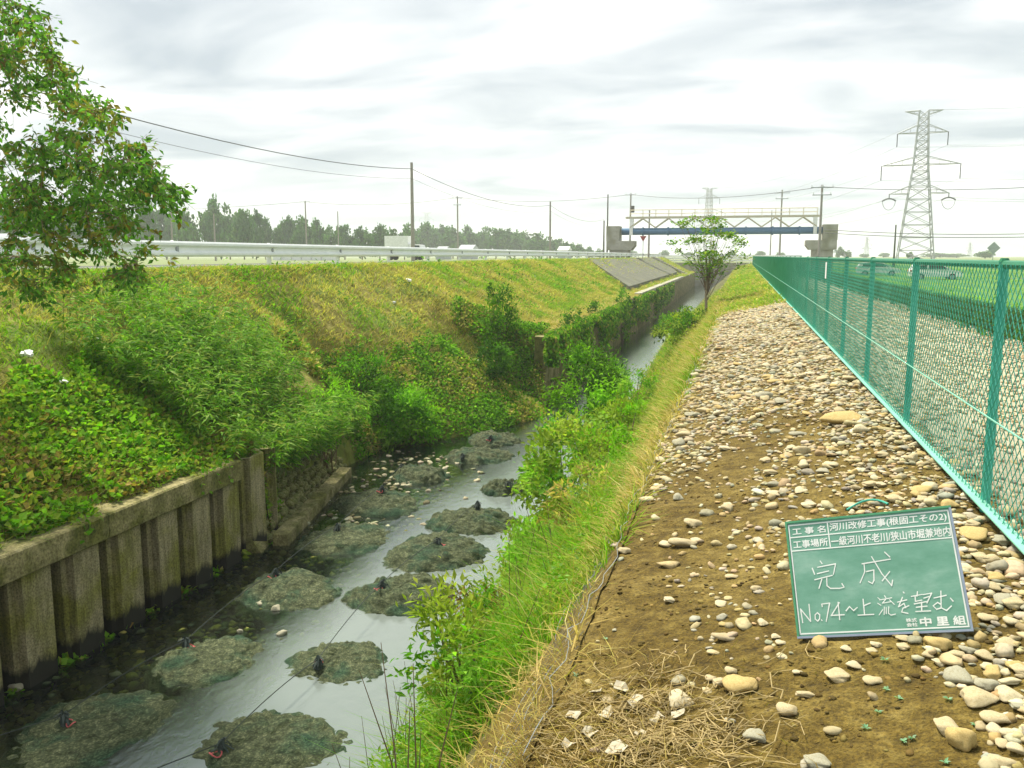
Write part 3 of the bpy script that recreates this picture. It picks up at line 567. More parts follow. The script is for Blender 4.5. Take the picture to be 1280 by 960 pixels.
# ------------------------------------------------------------------ straw and dead leaves in the foreground
b = MB()
for i in range(520):
    x = rng.normal(800, 85); y = rng.normal(925, 40)
    if y > 1010 or y < 820 or x < 600: continue
    P, t = ground_hit(x, min(y, 1000)); a = rng.uniform(0, math.pi); L_ = rng.uniform(.04, .16); d = np.array([math.cos(a), math.sin(a), 0]) * L_
    pts = []
    for u in (0, .3, .65, 1): q = P + d * u + rng.normal(0, .014, 3); q[2] = float(zg(q[0], q[1])) + .012 + abs(rng.normal(0, .014)); pts.append(q)
    b.tube(pts, rng.uniform(.0008, .0022), 4)
plain('straw', (.40, .31, .14), .8, var=.35)
tag(b.build('straw_litter', 'straw'), 'pale broken straw stalks lying on the soil in the foreground', 'straw', kind='stuff')
n = 3600; xx = rng.normal(690, 110, n); yy = rng.normal(900, 60, n); P = []
for x, y in zip(xx, yy):
    if 812 + max(0, (720 - x) * .0) < y < 1000 and x > 610: P.append(ground_hit(x, y)[0])
P = np.array(P); n = len(P)
grass('dry_thatch', P[:, 0], P[:, 1], .09, .004, pick(DRY[:2] + BRN + BRN, n), 'fine dry thatch covering the soil at the berm corner in the foreground', 'dry', lean=1.6)
for i, (x, y, w) in enumerate([(775, 868, 20), (745, 872, 18), (760, 900, 22), (790, 885, 24), (715, 905, 20), (820, 905, 18), (735, 925, 22), (800, 925, 16), (770, 945, 24), (710, 940, 18), (848, 900, 16)]):
    P, t = ground_hit(x, y); r = w * t / F * .55; n_ = 9; an = np.arange(n_) * 2 * math.pi / n_
    rr = r * rng.uniform(.6, 1.1, n_); V = np.stack([P[0] + rr * np.cos(an), P[1] + rr * np.sin(an), zg(P[0] + rr * np.cos(an), P[1] + rr * np.sin(an)) + rng.uniform(.015, .04, n_)], 1); V = np.concatenate([V, [[P[0], P[1], float(zg(P[0], P[1])) + .02]], V - [0, 0, .0025], [[P[0], P[1], float(zg(P[0], P[1])) + .0175]]])
    T = [(j, (j + 1) % n_, n_) for j in range(n_)] + [(n_ + 1 + (j + 1) % n_, n_ + 1 + j, 2 * n_ + 1) for j in range(n_)]
    if i == 0: plain('dead_leaf', (.40, .36, .26), .85, var=.35, scale=25)
    tag(mk('dead_leaf', V, np.array(T), 'dead_leaf'), f'curled pale dead leaf on the foreground straw, {ordn(i)} counted from the top' if i else 'topmost curled pale dead leaf on the foreground straw', 'leaf', 'dead leaves on the straw')
# little green seedlings on the soil
for i, (x, y) in enumerate([(1106, 826), (1108, 864), (1123, 875), (1097, 892), (1082, 912), (1130, 928), (1185, 876), (1219, 908), (1181, 955), (720, 845), (757, 800), (1140, 925)]):
    P, t = ground_hit(x, y); m = 9; D = rnd_dir(m, .05, .5); Pp = np.repeat(P[None], m, 0); Pp[:, 2] = float(zg(P[0], P[1])) + .004
    V, Q = leaf_mesh(Pp, D, np.tile([0, 0, 1.0], (m, 1)), .016 * rng.uniform(.7, 1.3, m), .008)
    tag(mk('seedling', V, Q, 'leaf', col=np.repeat(pick([(.22, .42, .25), (.3, .48, .32)], m), 4, 0)), ['tiny seedling just below the fan shaped stone row', 'tiny seedling right of the oval pale stone', 'tiny seedling beside another, right of the oval pale stone', 'tiny seedling in the middle of the bare soil', 'tiny seedling left of the middle of the bare soil', 'tiny seedling left of the egg shaped stone', 'tiny seedling above the egg shaped stone', 'tiny seedling right of the egg shaped stone', 'tiny seedling at the bottom edge below the egg shaped stone', 'tiny seedling at the left edge of the straw', 'green sprout on the berm edge above the straw', 'tiny seedling next to the one left of the egg shaped stone'][i], 'seedling', 'seedlings on the soil')

# ------------------------------------------------------------------ gabion wire along the berm edge
b = MB(); ys = np.arange(2.6, 21, .13)
for k in range(3):
    off = [.0, -.13, -.28][k]; pts = [(XE + off + .02 * math.sin(y * 3 + k), y, float(zg(XE + off, y)) + .035) for y in ys]; b.tube([(p[0] + rng.normal(0, .012), p[1], p[2] + rng.normal(0, .008)) for p in pts], .0018, 3)
for y in ys:
    b.tube([(XE + .03, y, float(zg(XE, y)) + .035), (XE - .14, y + .05, float(zg(XE - .14, y)) + .045), (XE - .3, y, float(zg(XE - .3, y)) + .03)], .0016, 3)
tag(b.build('gabion_mesh', 'gabion_wire'), 'grey wire gabion mesh along the left edge of the stony berm', 'wire mesh')

# ------------------------------------------------------------------ chalkboard
BR = np.array([[0.9572, -.1166, -.265], [-.1732, .5027, -.8469], [.2320, .8565, .4610]]); BP = np.array([.5123, 3.3899, .1082])
ux = BR[:, 0] / np.linalg.norm(BR[:, 0]); uz = BR[:, 2] - ux * (BR[:, 2] @ ux); uz /= np.linalg.norm(uz); uy = np.cross(uz, ux)
root = empty('chalkboard', (0, 0, 0), 'green construction chalkboard with white writing propped on the stony soil', 'chalkboard')
root.matrix_world = Matrix([[*[float(v) for v in (ux[i], uy[i], uz[i])], float(BP[i])] for i in range(3)] + [[0, 0, 0, 1]])
MB().box((0, 0, -.008), (.584, .434, .012)).build('panel', 'board_green', root)
for nm, c, d, mt in (('frame_rail', (0, .221, -.008), (.6, .008, .022), 'board_edge_green'), ('frame_rail', (0, -.221, -.008), (.6, .008, .022), 'frame_grey'), ('frame_rail', (-.296, 0, -.008), (.008, .434, .022), 'board_edge_green'), ('frame_rail', (.296, 0, -.008), (.008, .434, .022), 'frame_grey')):
    MB().box(c, d).build(nm, mt, root)
for c, d in (((0, .208), (.58, .005)), ((0, -.208), (.58, .005)), ((-.2875, 0), (.005, .411)), ((.2875, 0), (.005, .411)), ((0, .160), (.57, .0042)), ((0, .107), (.57, .0042)), ((-.140, .1575), (.0042, .096))):
    MB().box((*c, -.0014 + (.0004 if d[0] < .01 else 0)), (*d, .0008)).build('painted_line', 'chalk', root)
def text(body, x, y, h, w=None, bold=0, name='lettering', sp=1.0, mat='chalk', shear=0):
    cu = bpy.data.curves.new('t', 'FONT'); cu.body = body; cu.size = 1; cu.space_character = sp; cu.shear = shear; cu.resolution_u = 2
    to = bpy.data.objects.new('t', cu); COL.objects.link(to); bpy.context.view_layer.update()
    me = to.evaluated_get(bpy.context.evaluated_depsgraph_get()).to_mesh()
    v = np.empty(len(me.vertices) * 3, np.float32); me.vertices.foreach_get('co', v); v = v.reshape(-1, 3); lo, hi = v.min(0), v.max(0)
    me.calc_loop_triangles(); t = np.empty(len(me.loop_triangles) * 3, np.int32); me.loop_triangles.foreach_get('vertices', t); t = t.reshape(-1, 3); bpy.data.objects.remove(to)
    sy = h / (hi[1] - lo[1]); sx = (w / (hi[0] - lo[0])) if w else sy
    v[:, 0] = (v[:, 0] - lo[0]) * sx + x; v[:, 1] = (v[:, 1] - lo[1]) * sy + y; v[:, 2] = -.0011; VV = []; TT = []
    for k, (ox, oy) in enumerate(((0, 0), (1, .3), (-1, -.3), (.3, -1), (-.3, 1))): VV.append(v + np.array([ox * bold, oy * bold, k * .00005])); TT.append(t + k * len(v))
    return mk(name, np.concatenate(VV), np.concatenate(TT), mat, root)
text('工 事 名', -.275, .1695, .027, .125, .0006); text('工事場所', -.277, .1165, .030, .130, .0006)
text('河川改修工事(根固工その2)', -.133, .1675, .0345, .412, .0007, shear=.05)
text('一級河川不老川/狭山市堀兼地内', -.134, .1135, .0345, .418, .0007, shear=.05)
text('株式', .088, -.1835, .013, .036, .0005); text('会社', .088, -.1995, .013, .036, .0005)
text('中', .134, -.2, .030, .036, .0013); text('里', .188, -.2, .029, .038, .0013); text('組', .242, -.2, .030, .038, .0011)
CH = [[[(-184, 60), (-178, 49)], [(-216, 35), (-210, 11)], [(-196, 37), (-129, 45), (-141, 6)], [(-200, 13), (-157, 20)], [(-212, -10), (-146, 2)], [(-186, -10), (-200, -43)], [(-167, -6), (-170, -35), (-159, -46), (-124, -48), (-109, -45), (-115, -31)]], [[(-34, 37), (67, 46)], [(-27, 34), (-28, 8), (-50, -33)], [(-22, 7), (4, 11), (0, -26), (-8, -39), (-20, -30)], [(3, 61), (31, -7), (58, -51), (64, -31)], [(58, 1), (28, -31)], [(51, 74), (66, 54)]], [[(-274, -167), (-277, -116), (-245, -164), (-244, -100)], [(-217, -133), (-226, -141), (-227, -156), (-219, -164), (-211, -156), (-209, -141), (-217, -133)], [(-205, -160), (-203, -163)], [(-196, -112), (-197, -102), (-168, -100), (-188, -167)], [(-133, -100), (-168, -146), (-121, -146)], [(-137, -99), (-139, -163)], [(-113, -132), (-99, -117), (-86, -133), (-72, -122)]], [[(-48, -93), (-50, -151)], [(-46, -116), (-25, -109)], [(-73, -150), (-18, -150)]], [[(4, -91), (11, -98)], [(1, -111), (11, -119)], [(0, -153), (15, -135)], [(28, -85), (32, -93)], [(9, -100), (52, -94)], [(30, -99), (17, -112), (47, -108)], [(43, -101), (57, -119)], [(22, -126), (17, -153)], [(28, -128), (25, -150)], [(37, -126), (33, -149), (40, -156), (56, -153)]], [[(69, -111), (101, -105)], [(88, -95), (70, -128), (90, -117), (93, -133)], [(105, -126), (84, -134), (78, -147), (98, -153)], [(94, -76), (96, -80)]], [[(118, -94), (155, -89)], [(141, -78), (137, -94)], [(131, -93), (129, -112), (151, -109)], [(158, -90), (187, -86), (166, -120)], [(159, -102), (176, -98)], [(124, -121), (170, -115)], [(129, -133), (165, -131)], [(149, -116), (145, -146)], [(125, -148), (174, -148)]], [[(192, -104), (233, -97)], [(218, -81), (210, -140), (194, -144), (185, -131), (201, -120), (211, -128)], [(210, -140), (226, -150), (244, -135)], [(245, -108), (252, -119)]]]
for gi, g in enumerate(CH):
    b = MB(); lev = 0
    for st in g:
        lev += 1; w_ = .0021 if gi != 4 else .0016
        for (x0, y0), (x1, y1) in zip(st[:-1], st[1:]):
            a = np.array([x0, y0]) / 1000; c = np.array([x1, y1]) / 1000; d = (c - a) / (np.linalg.norm(c - a) + 1e-9); p = np.array([-d[1], d[0]]) * w_; a = a - d * w_ * .7; c = c + d * w_ * .7
            wv = rng.uniform(.7, 1.15, 4); lev += 1; zz = -.0012 + lev * .00004
            b.add([(*(a + p * wv[0]), zz), (*(a - p * wv[1]), zz), (*(c - p * wv[2]), zz), (*(c + p * wv[3]), zz)], [(0, 1, 2, 3)])
    b.build('chalk_writing', 'chalk', root)
# green cord behind the board
P0, _ = ground_hit(1060, 641); pts = []
for u in np.linspace(0, 1, 9): q, _ = ground_hit(1058 + 52 * u, 642 - 9 * math.sin(u * 2.2)); q[2] += .02 + .02 * math.sin(u * 3.1); pts.append(q)
tag(MB().tube(pts, .006, 6).build('green_cord', 'fence_green'), 'short loop of dark green cord on the stones behind the chalkboard', 'cord')

# ------------------------------------------------------------------ green fence
FX, FH, FL = 1.24, 1.25, 2.27; Y0F = 4.82 - 3 * FL; NP = 54
fence = empty('chain_link_fence', (FX, Y0F, 0), 'long green chain link fence running along the right side of the berm', 'fence')
pm = MB().bar((0, 0, -.2), (0, 0, FH), .024, 8).build('post', 'fence_green', fence).data
cap = MB().bar((0, 0, FH), (0, 0, FH + .02), .028, 8, .018).build('post_cap', 'fence_top', fence); cm = cap.data; bpy.data.objects.remove(cap)
b = MB(); L_, H0, H1, dd = FL, .05, FH - .01, .052
def wires(b, L_, H0, H1, dd, r):
    H = H1 - H0; ks = np.arange(-H, L_ + H, dd * 1.4142)
    for k in ks:
        for sg in (1, -1):
            # line u = k + v  or  u = k + H - v
            v0, v1 = 0, H
            if sg > 0: v0 = max(0, -k); v1 = min(H, L_ - k); f = lambda v: k + v
            else: v0 = max(0, k + H - L_); v1 = min(H, k + H); f = lambda v: k + H - v
            if v1 - v0 > .01:
                o = .0025 * sg; b.bar((o - .03, f(v0), H0 + v0), (o - .03, f(v1), H0 + v1), r, 3, caps=False)
wires(b, L_, H0, H1, dd, .0024)
wm_ = b.build('wire_mesh', 'fence_green', fence); wm_['kind'] = 'stuff'
rl = MB().bar((0, 0, FH - .012), (0, FL, FH - .012), .021, 8).build('top_rail', 'fence_top', fence)
bl = MB().box((-.035, FL / 2, .05), (.055, FL, .006)).box((-.008, FL / 2, .028), (.005, FL, .04)).build('bottom_rail', 'fence_light', fence)
mw = MB().bar((-.038, 0, .49), (-.038, FL, .49), .0042, 5).build('tension_wire', 'fence_light', fence)
first = fence.children[0]
for i in range(NP):
    for src in (wm_, rl, bl, mw):
        if i == 0: continue
        c = src.copy(); COL.objects.link(c); c.parent = fence; c.location = (0, i * FL, 0)
    p = ob('post', pm, fence) if i else first; p.location = (0, i * FL, 0)
    k = ob('post_cap', cm, p)
q = atY(1032, 338, 1.0); tt = (FX - .05) / q[0]
tg = MB().box((FX - .045, tt, 1.28 + (q[2] - 1.28) * tt), (.004, .18, .24)).build('fence_tag', 'plastic_white'); tag(tg, 'small white tag tied to the green fence', 'tag')

# ------------------------------------------------------------------ steel sheet pile wall with concrete cap
PY0, PYE = 3.0, 12.35
sp = empty('sheet_pile_wall', (-7.7, PY0, WZ), 'rusty brown corrugated sheet pile wall holding the near left bank', 'wall')
per = .80
def pile():
    b = MB(); prof = [(0, -.02), (.41, -.02), (.43, -.04), (.44, -.60), (.70, -.60), (.705, -.15), (.765, -.13), (.775, -.02), (.80, -.02)]
    th = .02; out = prof + [(y, x - th) for y, x in prof[::-1]]
    b.prism([(x, y) for y, x in out], -.6, 1.62, 2); return b
pl_ = pile().build('sheet_pile', 'pile_steel', sp); pl_.location = (0, 0, 0)
for i in range(1, 13): c = pl_.copy(); COL.objects.link(c); c.parent = sp; c.location = (0, i * per, 0)
for i in range(0, 3):
    ya, yb = i * 3.06, i * 3.06 + 3.045
    if ya < PYE - PY0: MB().prism([(-.42, 1.36), (.06, 1.36), (.075, 1.375), (.075, 1.665), (.055, 1.685), (-.42, 1.685)], ya, min(yb, PYE - PY0), 1).build('concrete_cap', 'mossy_concrete', sp)
# ------------------------------------------------------------------ cobble revetment with foot beam
rv = empty('cobble_revetment', (-8.2, 15.5, WZ), 'mossy round cobble revetment at the end of the sheet pile wall', 'wall')
A0, A1 = np.array([-7.55, 13.0, WZ - .2]), np.array([-8.75, 18.6, WZ - .2]); dv = (A1 - A0); Ld = np.linalg.norm(dv); dv /= Ld; back = np.array([-.62, -.10, 1.0]); back /= np.linalg.norm(back)
off = np.array([-8.2, 15.5, WZ])
b = MB(); nrm = np.cross(dv, back); nrm /= np.linalg.norm(nrm)
if nrm[0] < 0: nrm = -nrm
c4 = [A0 - dv * .4, A1 + dv * 2, A1 + dv * 2 + back * 2.2, A0 - dv * .4 + back * 2.2]
b.add([p - off for p in c4] + [p - off - nrm * .3 for p in c4], [(0, 1, 2, 3), (7, 6, 5, 4), (0, 4, 5, 1), (3, 2, 6, 7), (0, 3, 7, 4), (1, 5, 6, 2)]); b.build('backing', 'mossy_concrete', rv)
surf('cobble_moss', [(.3, (.09, .09, .03)), (.5, (.20, .19, .08)), (.75, (.34, .30, .18))], 4, .9, .4, .01, stops2=[(.3, (.06, .08, .015)), (.7, (.15, .17, .05))], scale2=3)
v_, f_ = icos(1); cms = [mk('cobble', lumpy(v_, 500 + i, .06), f_, 'cobble_moss', rv, smooth=True) for i in range(4)]
meshes = [o.data for o in cms]
for o in cms: bpy.data.objects.remove(o)
for r_ in range(8):
    for c_ in range(25):
        s_ = .10 + .225 * (c_ + (.5 if r_ % 2 else 0)) + rng.normal(0, .04); u_ = .32 + .20 * r_ + rng.normal(0, .03)
        p = A0 + dv * s_ + back * u_ + nrm * .02 - off; o = ob('cobble', meshes[rng.integers(0, 4)], rv); o.location = p; k = rng.uniform(.08, .15); o.scale = (k, k * rng.uniform(.9, 1.2), k * rng.uniform(.75, 1)); o.rotation_euler = tuple(rng.uniform(0, 3, 3))
p0 = A0 - off; p1 = A1 - dv * .9 - off; q = np.cross(np.array([0, 0, 1.0]), dv); q /= np.linalg.norm(q); q = -q if q[0] < 0 else q
b = MB(); V = []
for p in (p0, p1):
    for a, z in ((-.05, -.1), (.22, -.1), (.22, .40), (-.05, .40)): V.append(p + q * a + np.array([0, 0, z]))
b.add(V, [(0, 1, 5, 4), (1, 2, 6, 5), (2, 3, 7, 6), (3, 0, 4, 7), (0, 3, 2, 1), (4, 5, 6, 7)]); b.build('foot_beam', 'mossy_concrete', rv)
# ------------------------------------------------------------------ vertical stream wall further up
vw = empty('stream_wall', (-6.4, 28.4, WZ), 'vertical dark stream wall under hanging weeds on the left side', 'wall')
ys = np.linspace(28.0, 149, 60); X0 = xl(ys); ring = [(.0, -.4), (.03, 2.28), (-.35, 2.28), (-.35, -.4)]
V = np.array([[(x + a - (-6.4), y - 28.4, z) for a, z in ring] for x, y in zip(X0, ys)]).reshape(-1, 3); n_ = len(ys)
Q = [(k * 4 + i, k * 4 + (i + 1) % 4, k * 4 + 4 + (i + 1) % 4, k * 4 + 4 + i) for k in range(n_ - 1) for i in range(4)] + [(0, 3, 2, 1)]
mk('wall_face', V, np.array(Q), 'mossy_concrete', vw)
ys = np.linspace(60, 112, 40); X0 = xl(ys) ; ring = [(.10, 2.2), (.10, 2.42), (-.4, 2.42), (-.4, 2.2)]
V = np.array([[(x + a - (-6.4), y - 28.4, z) for a, z in ring] for x, y in zip(X0, ys)]).reshape(-1, 3); n_ = len(ys)
Q = [(k * 4 + i, k * 4 + (i + 1) % 4, k * 4 + 4 + (i + 1) % 4, k * 4 + 4 + i) for k in range(n_ - 1) for i in range(4)] + [(0, 3, 2, 1)]
mk('wall_coping', V, np.array(Q), 'concrete', vw)
# far concrete slope facing and steps
def slab(name, pts, th, mat, label, cat):
    b = MB(); V = np.array(pts, float); n_ = len(V); V2 = V - np.array([0, 0, th]); b.add(np.concatenate([V, V2]), [(0, 1, 2, 3), (7, 6, 5, 4)] + [(i, 4 + i, 4 + (i + 1) % 4, (i + 1) % 4) for i in range(4)]); return tag(b.build(name, mat), label, cat)
slab('slope_facing', [(-12.55, 74, 1.02), (-7.9, 64, -.90), (-8.6, 122, -.85), (-12.55, 138, 1.05)], .35, 'concrete_grey', 'smooth grey concrete facing on the far left bank', 'slope')
st_ = empty('concrete_steps', (-10, 128, -1), 'pale concrete steps running down the far left bank', 'steps')
for i in range(14): MB().box((-2.4 + i * .38, 0, 2.05 - i * .19), (.42, 2.2, .24)).build('step', 'concrete', st_)

# ------------------------------------------------------------------ river bags
def make_bag(seed):
    r = np.random.default_rng(seed); nr, na = 30, 90; ph = r.uniform(0, 6, 6)
    C = r.uniform(-1.1, 1.1, (190, 2)); V = [(0, 0, 1.0)]
    for i in range(1, nr + 1):
        t = i / nr; a = 2 * math.pi * np.arange(na) / na
        rad = t * (1 + .06 * np.sin(2 * a + ph[0]) + .05 * np.sin(3 * a + ph[1]) + .025 * np.sin(7 * a + ph[2])); x, y = rad * np.cos(a), rad * np.sin(a)
        d = np.sqrt((x[:, None] - C[None, :, 0]) ** 2 + (y[:, None] - C[None, :, 1]) ** 2); d.sort(1); cob = np.clip((d[:, 1] - d[:, 0]) * 9, 0, 1) ** .6
        z = (1 - t ** 3.2) + (fbm(x * 2.2 + seed, y * 2.2, 3) - .5) * .5 + (cob - .6) * (.16 + .34 * t * t) + .12 * np.cos(a * 9 + ph[3]) * t * (1 - t) * 2 - .55 * (t > .985)
        V += list(np.stack([x, y, z], 1))
    T = [(0, 1 + j, 1 + (j + 1) % na) for j in range(na)]; Q = []
    for i in range(nr - 1):
        for j in range(na): a = 1 + i * na; Q.append((a + j, a + na + j, a + na + (j + 1) % na, a + (j + 1) % na))
    return np.array(V), np.array(T), np.array(Q)
BAGS = [(make_bag(11 + i)) for i in range(4)]
def bagmesh(i):
    V, T, Q = BAGS[i]; o = mk('bag_net', V, [Q, T], 'net_bag', smooth=True); m = o.data; bpy.data.objects.remove(o); return m
BM = [bagmesh(i) for i in range(4)]
def knot():
    b = MB()
    for i in range(16):
        a = rng.uniform(0, 6.28); l = rng.uniform(.05, .17); h = rng.uniform(.10, .26)
        b.tube([(0, 0, -.03), (.3 * l * math.cos(a), .3 * l * math.sin(a), h), (l * math.cos(a), l * math.sin(a), h * rng.uniform(.2, .8))], [.03, .025, .012], 4)
    b.bar((0, 0, -.04), (0, 0, .12), .07, 8, .055); return b
KN = knot().build('k', 'rope_dark'); KM = KN.data; bpy.data.objects.remove(KN)
b = MB(); pts = [(.09 * math.cos(a) - .05, .06 * math.sin(a) - .09, .03 + .03 * math.sin(2 * a)) for a in np.linspace(0, 6.28, 13)]; b.tube(pts, .011, 5); LO = b.build('l', 'red'); LM = LO.data; bpy.data.objects.remove(LO)
KP = {}
BL = [(505, 742, 142, 478, 735, 'net bag of stones lowest in the bright middle current, dark knot with red loop'), (546, 688, 142, 548, 682, 'net bag of stones in mid stream, second above the sheet pile wall end'), (590, 650, 114, 597, 634, 'rounded net bag of stones beside the right hand shrub, knot at its back'),
      (470, 628, 118, 478, 614, 'broad net bag of stones next to the pale pebbles by the foot beam'), (525, 593, 78, 503, 580, 'net bag of stones in front of the bright green bush'), (600, 570, 84, 578, 568, 'low net bag of stones in the far row before the spit'), (618, 549, 72, 613, 547, 'farthest flat net bag of stones beside the spit'),
      (628, 610, 62, 636, 606, 'small half hidden net bag of stones at the right water edge'), (432, 672, 126, 422, 660, 'wet net bag of stones close to the foot beam end'), (362, 735, 140, 345, 716, 'wet net bag of stones in the shallows off the pile wall end'), (262, 822, 150, 232, 797, 'submerged dark net bag of stones close to the sheet pile wall'),
      (425, 822, 140, 398, 821, 'half sunk dark net bag of stones left of the bright current'), (335, 925, 200, 277, 925, 'large net bag of stones at the bottom edge of the photo'), (115, 905, 210, 80, 893, 'large sunken net bag of stones in the bottom left corner')]
for i, (x, y, w, kx, ky, lb) in enumerate(BL):
    sunk = i in (10, 11, 12, 13); P = atz(x, y, WZ + .05); dist = (P - EYE) @ _f; rd = w * dist / F / 2 * 1.06
    e = empty('stone_bag', (P[0], P[1], WZ - .09), lb, 'stone bag', 'net bags of stones in the stream')
    hgt = .19 if sunk else .24 if i in (8, 9) else .29
    o = ob('net', BM[i % 4], e); o.scale = (rd, rd * .98, hgt); o.rotation_euler = (0, 0, i * 1.3)
    K = atz(kx, ky, WZ + .2); dx, dy = K[0] - P[0], K[1] - P[1]; rr = min(.8, math.hypot(dx, dy) / rd); zk = hgt * (1 - rr ** 3) 
    k = ob('knot', KM, e); k.location = (dx, dy, zk); k.scale = (.7, .7, .6); k.rotation_euler = (0, 0, i * 2.1); KP[i] = (P[0] + dx, P[1] + dy, WZ - .09 + zk + .1)
    if i not in (4, 5, 7): l = ob('loop', LM, k)
for seq, lb in (((12, 11, 0, 1, 2), 'dark rope joining the knots of the right row of net bags'), ((13, 10, 9, 8, 3, 4), 'dark rope joining the knots of the left row of net bags')):
    pts = []
    for a, c in zip(seq[:-1], seq[1:]):
        a, c = np.array(KP[a]), np.array(KP[c])
        for u in np.linspace(0, 1, 9)[:-1]: p = a + (c - a) * u; p[2] += .10 * (1 - (2 * u - 1) ** 2) * .5; pts.append(p)
    pts.append(np.array(KP[seq[-1]])); e0 = pts[0] + np.array([-1.2, -2.2, .1]); tag(MB().tube([e0] + pts, .0055, 5).build('rope', 'rope_black'), lb, 'rope')
# pebbles in the shallows
n = 900; u = rng.uniform(0, 1, n); X = rng.normal(-7.2, .75, n); Y = rng.uniform(14, 20.5, n); keep = X > xl(Y) + .1; X, Y = X[keep], Y[keep]
stone_cloud('shallow_pebbles', X, Y, rng.uniform(.07, .17, len(X)), 1, 'pale pebbles breaking the shallow water by the foot beam', pal=[(.34, .32, .22), (.24, .23, .13), (.16, .15, .08), (.42, .39, .29)], z=np.full(len(X), WZ) - rng.uniform(.0, .14, len(X)))
n = 2600; X = -7.75 + abs(rng.normal(0, 1.0, n)); Y = rng.uniform(4.5, 14.5, n)
stone_cloud('algae_pebbles', X, Y, rng.uniform(.06, .16, n), 1, 'dark yellow green algae covered pebbles in the shallows along the pile wall', pal=[(.20, .21, .035), (.09, .11, .025), (.30, .29, .07), (.04, .06, .02), (.03, .05, .02), (.05, .07, .03)], z=np.full(n, WZ) - rng.uniform(.035, .2, n))
for i, (x, y, w) in enumerate([(20, 862, 20), (345, 762, 14), (325, 757, 16), (352, 793, 14), (300, 790, 10), (720, 512, 9), (725, 487, 10)]):
    P = atz(x, y, WZ); d_ = (P - EYE) @ _f; wv = w * d_ / F; o = ob('stream_stone', TPL[(i % 9) * 4 + 2][2]); o.scale = (wv / 2, wv / 2.2, wv / 3); o.location = (P[0], P[1], WZ + wv * .08)
    tag(o, ['grey boulder against the foot of the sheet pile wall', 'pale stone in the shallow water off the pile wall end', 'pale pebble beside another in the shallows off the pile wall', 'lone pale pebble in the dark shallows left of the current', 'small pale pebble in the shallows near the pile wall', 'pale stone in the dark pool below the vertical wall', 'white stone at the water edge behind the stream shrub'][i], 'stone')

# ------------------------------------------------------------------ guardrail
GX = -13.5; GS = 4.55; gy0 = 18.96 - 3 * GS; NG = 32
gr = empty('guardrail', (GX, gy0, .93), 'white steel guardrail along the road on top of the left bank', 'guardrail')
gp = MB().bar((0, 0, -.4), (0, 0, .70), .07, 12).bar((0, 0, .70), (0, 0, .725), .07, 12, .03).build('post', 'guard_white', gr)
prof = [(.16, .33), (.19, .375), (.19, .43), (.115, .485), (.115, .555), (.19, .61), (.19, .665), (.16, .71)]
b = MB(); V = []; outp = prof + [(x - .012, z) for x, z in prof[::-1]]; b.prism(outp, 0, GS, 1); gb = b.build('beam', 'guard_white', gr)
bk = MB().box((.10, 0, .52), (.10, .09, .2)).build('bracket', 'galvanised', gp)
for i in range(1, NG):
    c = gp.copy(); COL.objects.link(c); c.parent = gr; c.location = (0, i * GS, 0); d = bk.copy(); COL.objects.link(d); d.parent = c
    c = gb.copy(); COL.objects.link(c); c.parent = gr; c.location = (0, i * GS, 0)
# cross road parapet at the bridge
br = empty('bridge_railing', (-3, 149.5, .2), 'white railing of the far road bridge crossing the stream', 'railing')
for i in range(13): MB().bar((-12 + i * 2, 0, -.2), (-12 + i * 2, 0, 1.1), .06, 6).build('post', 'guard_white', br)
for z in (.35, .72, 1.08): MB().box((0, -.09, z), (24.2, .05, .22)).build('rail', 'guard_white', br)

# ------------------------------------------------------------------ poles and wires
def sag(a, b_, s, n=18): a = np.array(a, float); b_ = np.array(b_, float); return [a + (b_ - a) * u - np.array([0, 0, s * 4 * u * (1 - u)]) for u in np.linspace(0, 1, n)]
def pole(P, zt, label, r=.16, arms=(), mat='pole_concrete', box=False, name='utility_pole'):
    X, Y = P; z0 = float(zg(X, Y)) - .3; e = empty(name, (X, Y, z0), label, 'pole', 'utility poles')
    MB().bar((0, 0, 0), (0, 0, zt - z0), r, 10, r * .62).build('shaft', mat, e)
    for z, w in arms: 
        a = MB().box((0, -.16, zt - z - z0), (w, .1, .1)).build('crossarm', 'galvanised', e)
        for k in (-.45, 0, .45): MB().bar((k * w, -.16, zt - z - z0 + .05), (k * w, -.16, zt - z - z0 + .28), .05, 6).build('insulator', 'plastic_white', a)
    if box: MB().bar((.35, -.1, zt - 3.2 - z0), (.35, -.1, zt - 2.1 - z0), .32, 10).build('transformer', 'pole_dark', e)
    return e
PR = [(-26, -34), (-26, 17), (-26, 68), (-26, 121), (-26, 170)]
for i, (P, l) in enumerate(zip(PR[2:], ['tallest looking slim grey pole beside the road behind the guardrail', 'slim grey pole next along the road, right of the wooded hill', 'short dark pole farther along the road by the left bridge pier'])): pole(P, 8.7 if i < 2 else 8.0, l, .17 if i < 2 else .2, mat='pole_concrete' if i < 2 else 'pole_dark')
for dz, r, nm in ((-.5, .024, 'upper'), (-1.25, .011, 'lower')):
    pts = []
    for a, c in zip(PR[:-1], PR[1:]): pts += sag((*a, 8.7 + dz), (*c, 8.7 + dz), 1.1)
    tag(MB().tube(pts, r, 4).build('overhead_cable', 'wire_dark'), f'{nm} dark cable strung between the slim poles along the road', 'cable')
XP = [(-78.7, 11.4, [(.25, 2)], 'distant pole with crossarm above the round treetop on the left'), (-49.15, 11.7, [(.3, 2), (1.5, 1.4)], 'pole with two crossarms in front of the wooded hill'), (-18.6, 11.7, [(.3, 1.8)], 'pole with a transformer by the left bridge pier'), (5.7, 11.8, [(.5, 2.4), (1.4, 2)], 'pole with stacked crossarms behind the right end of the pipe bridge'), (11.7, 12.4, [(.3, 2.4), (1.1, 2)], 'pale pole in front of the right bridge pier')]
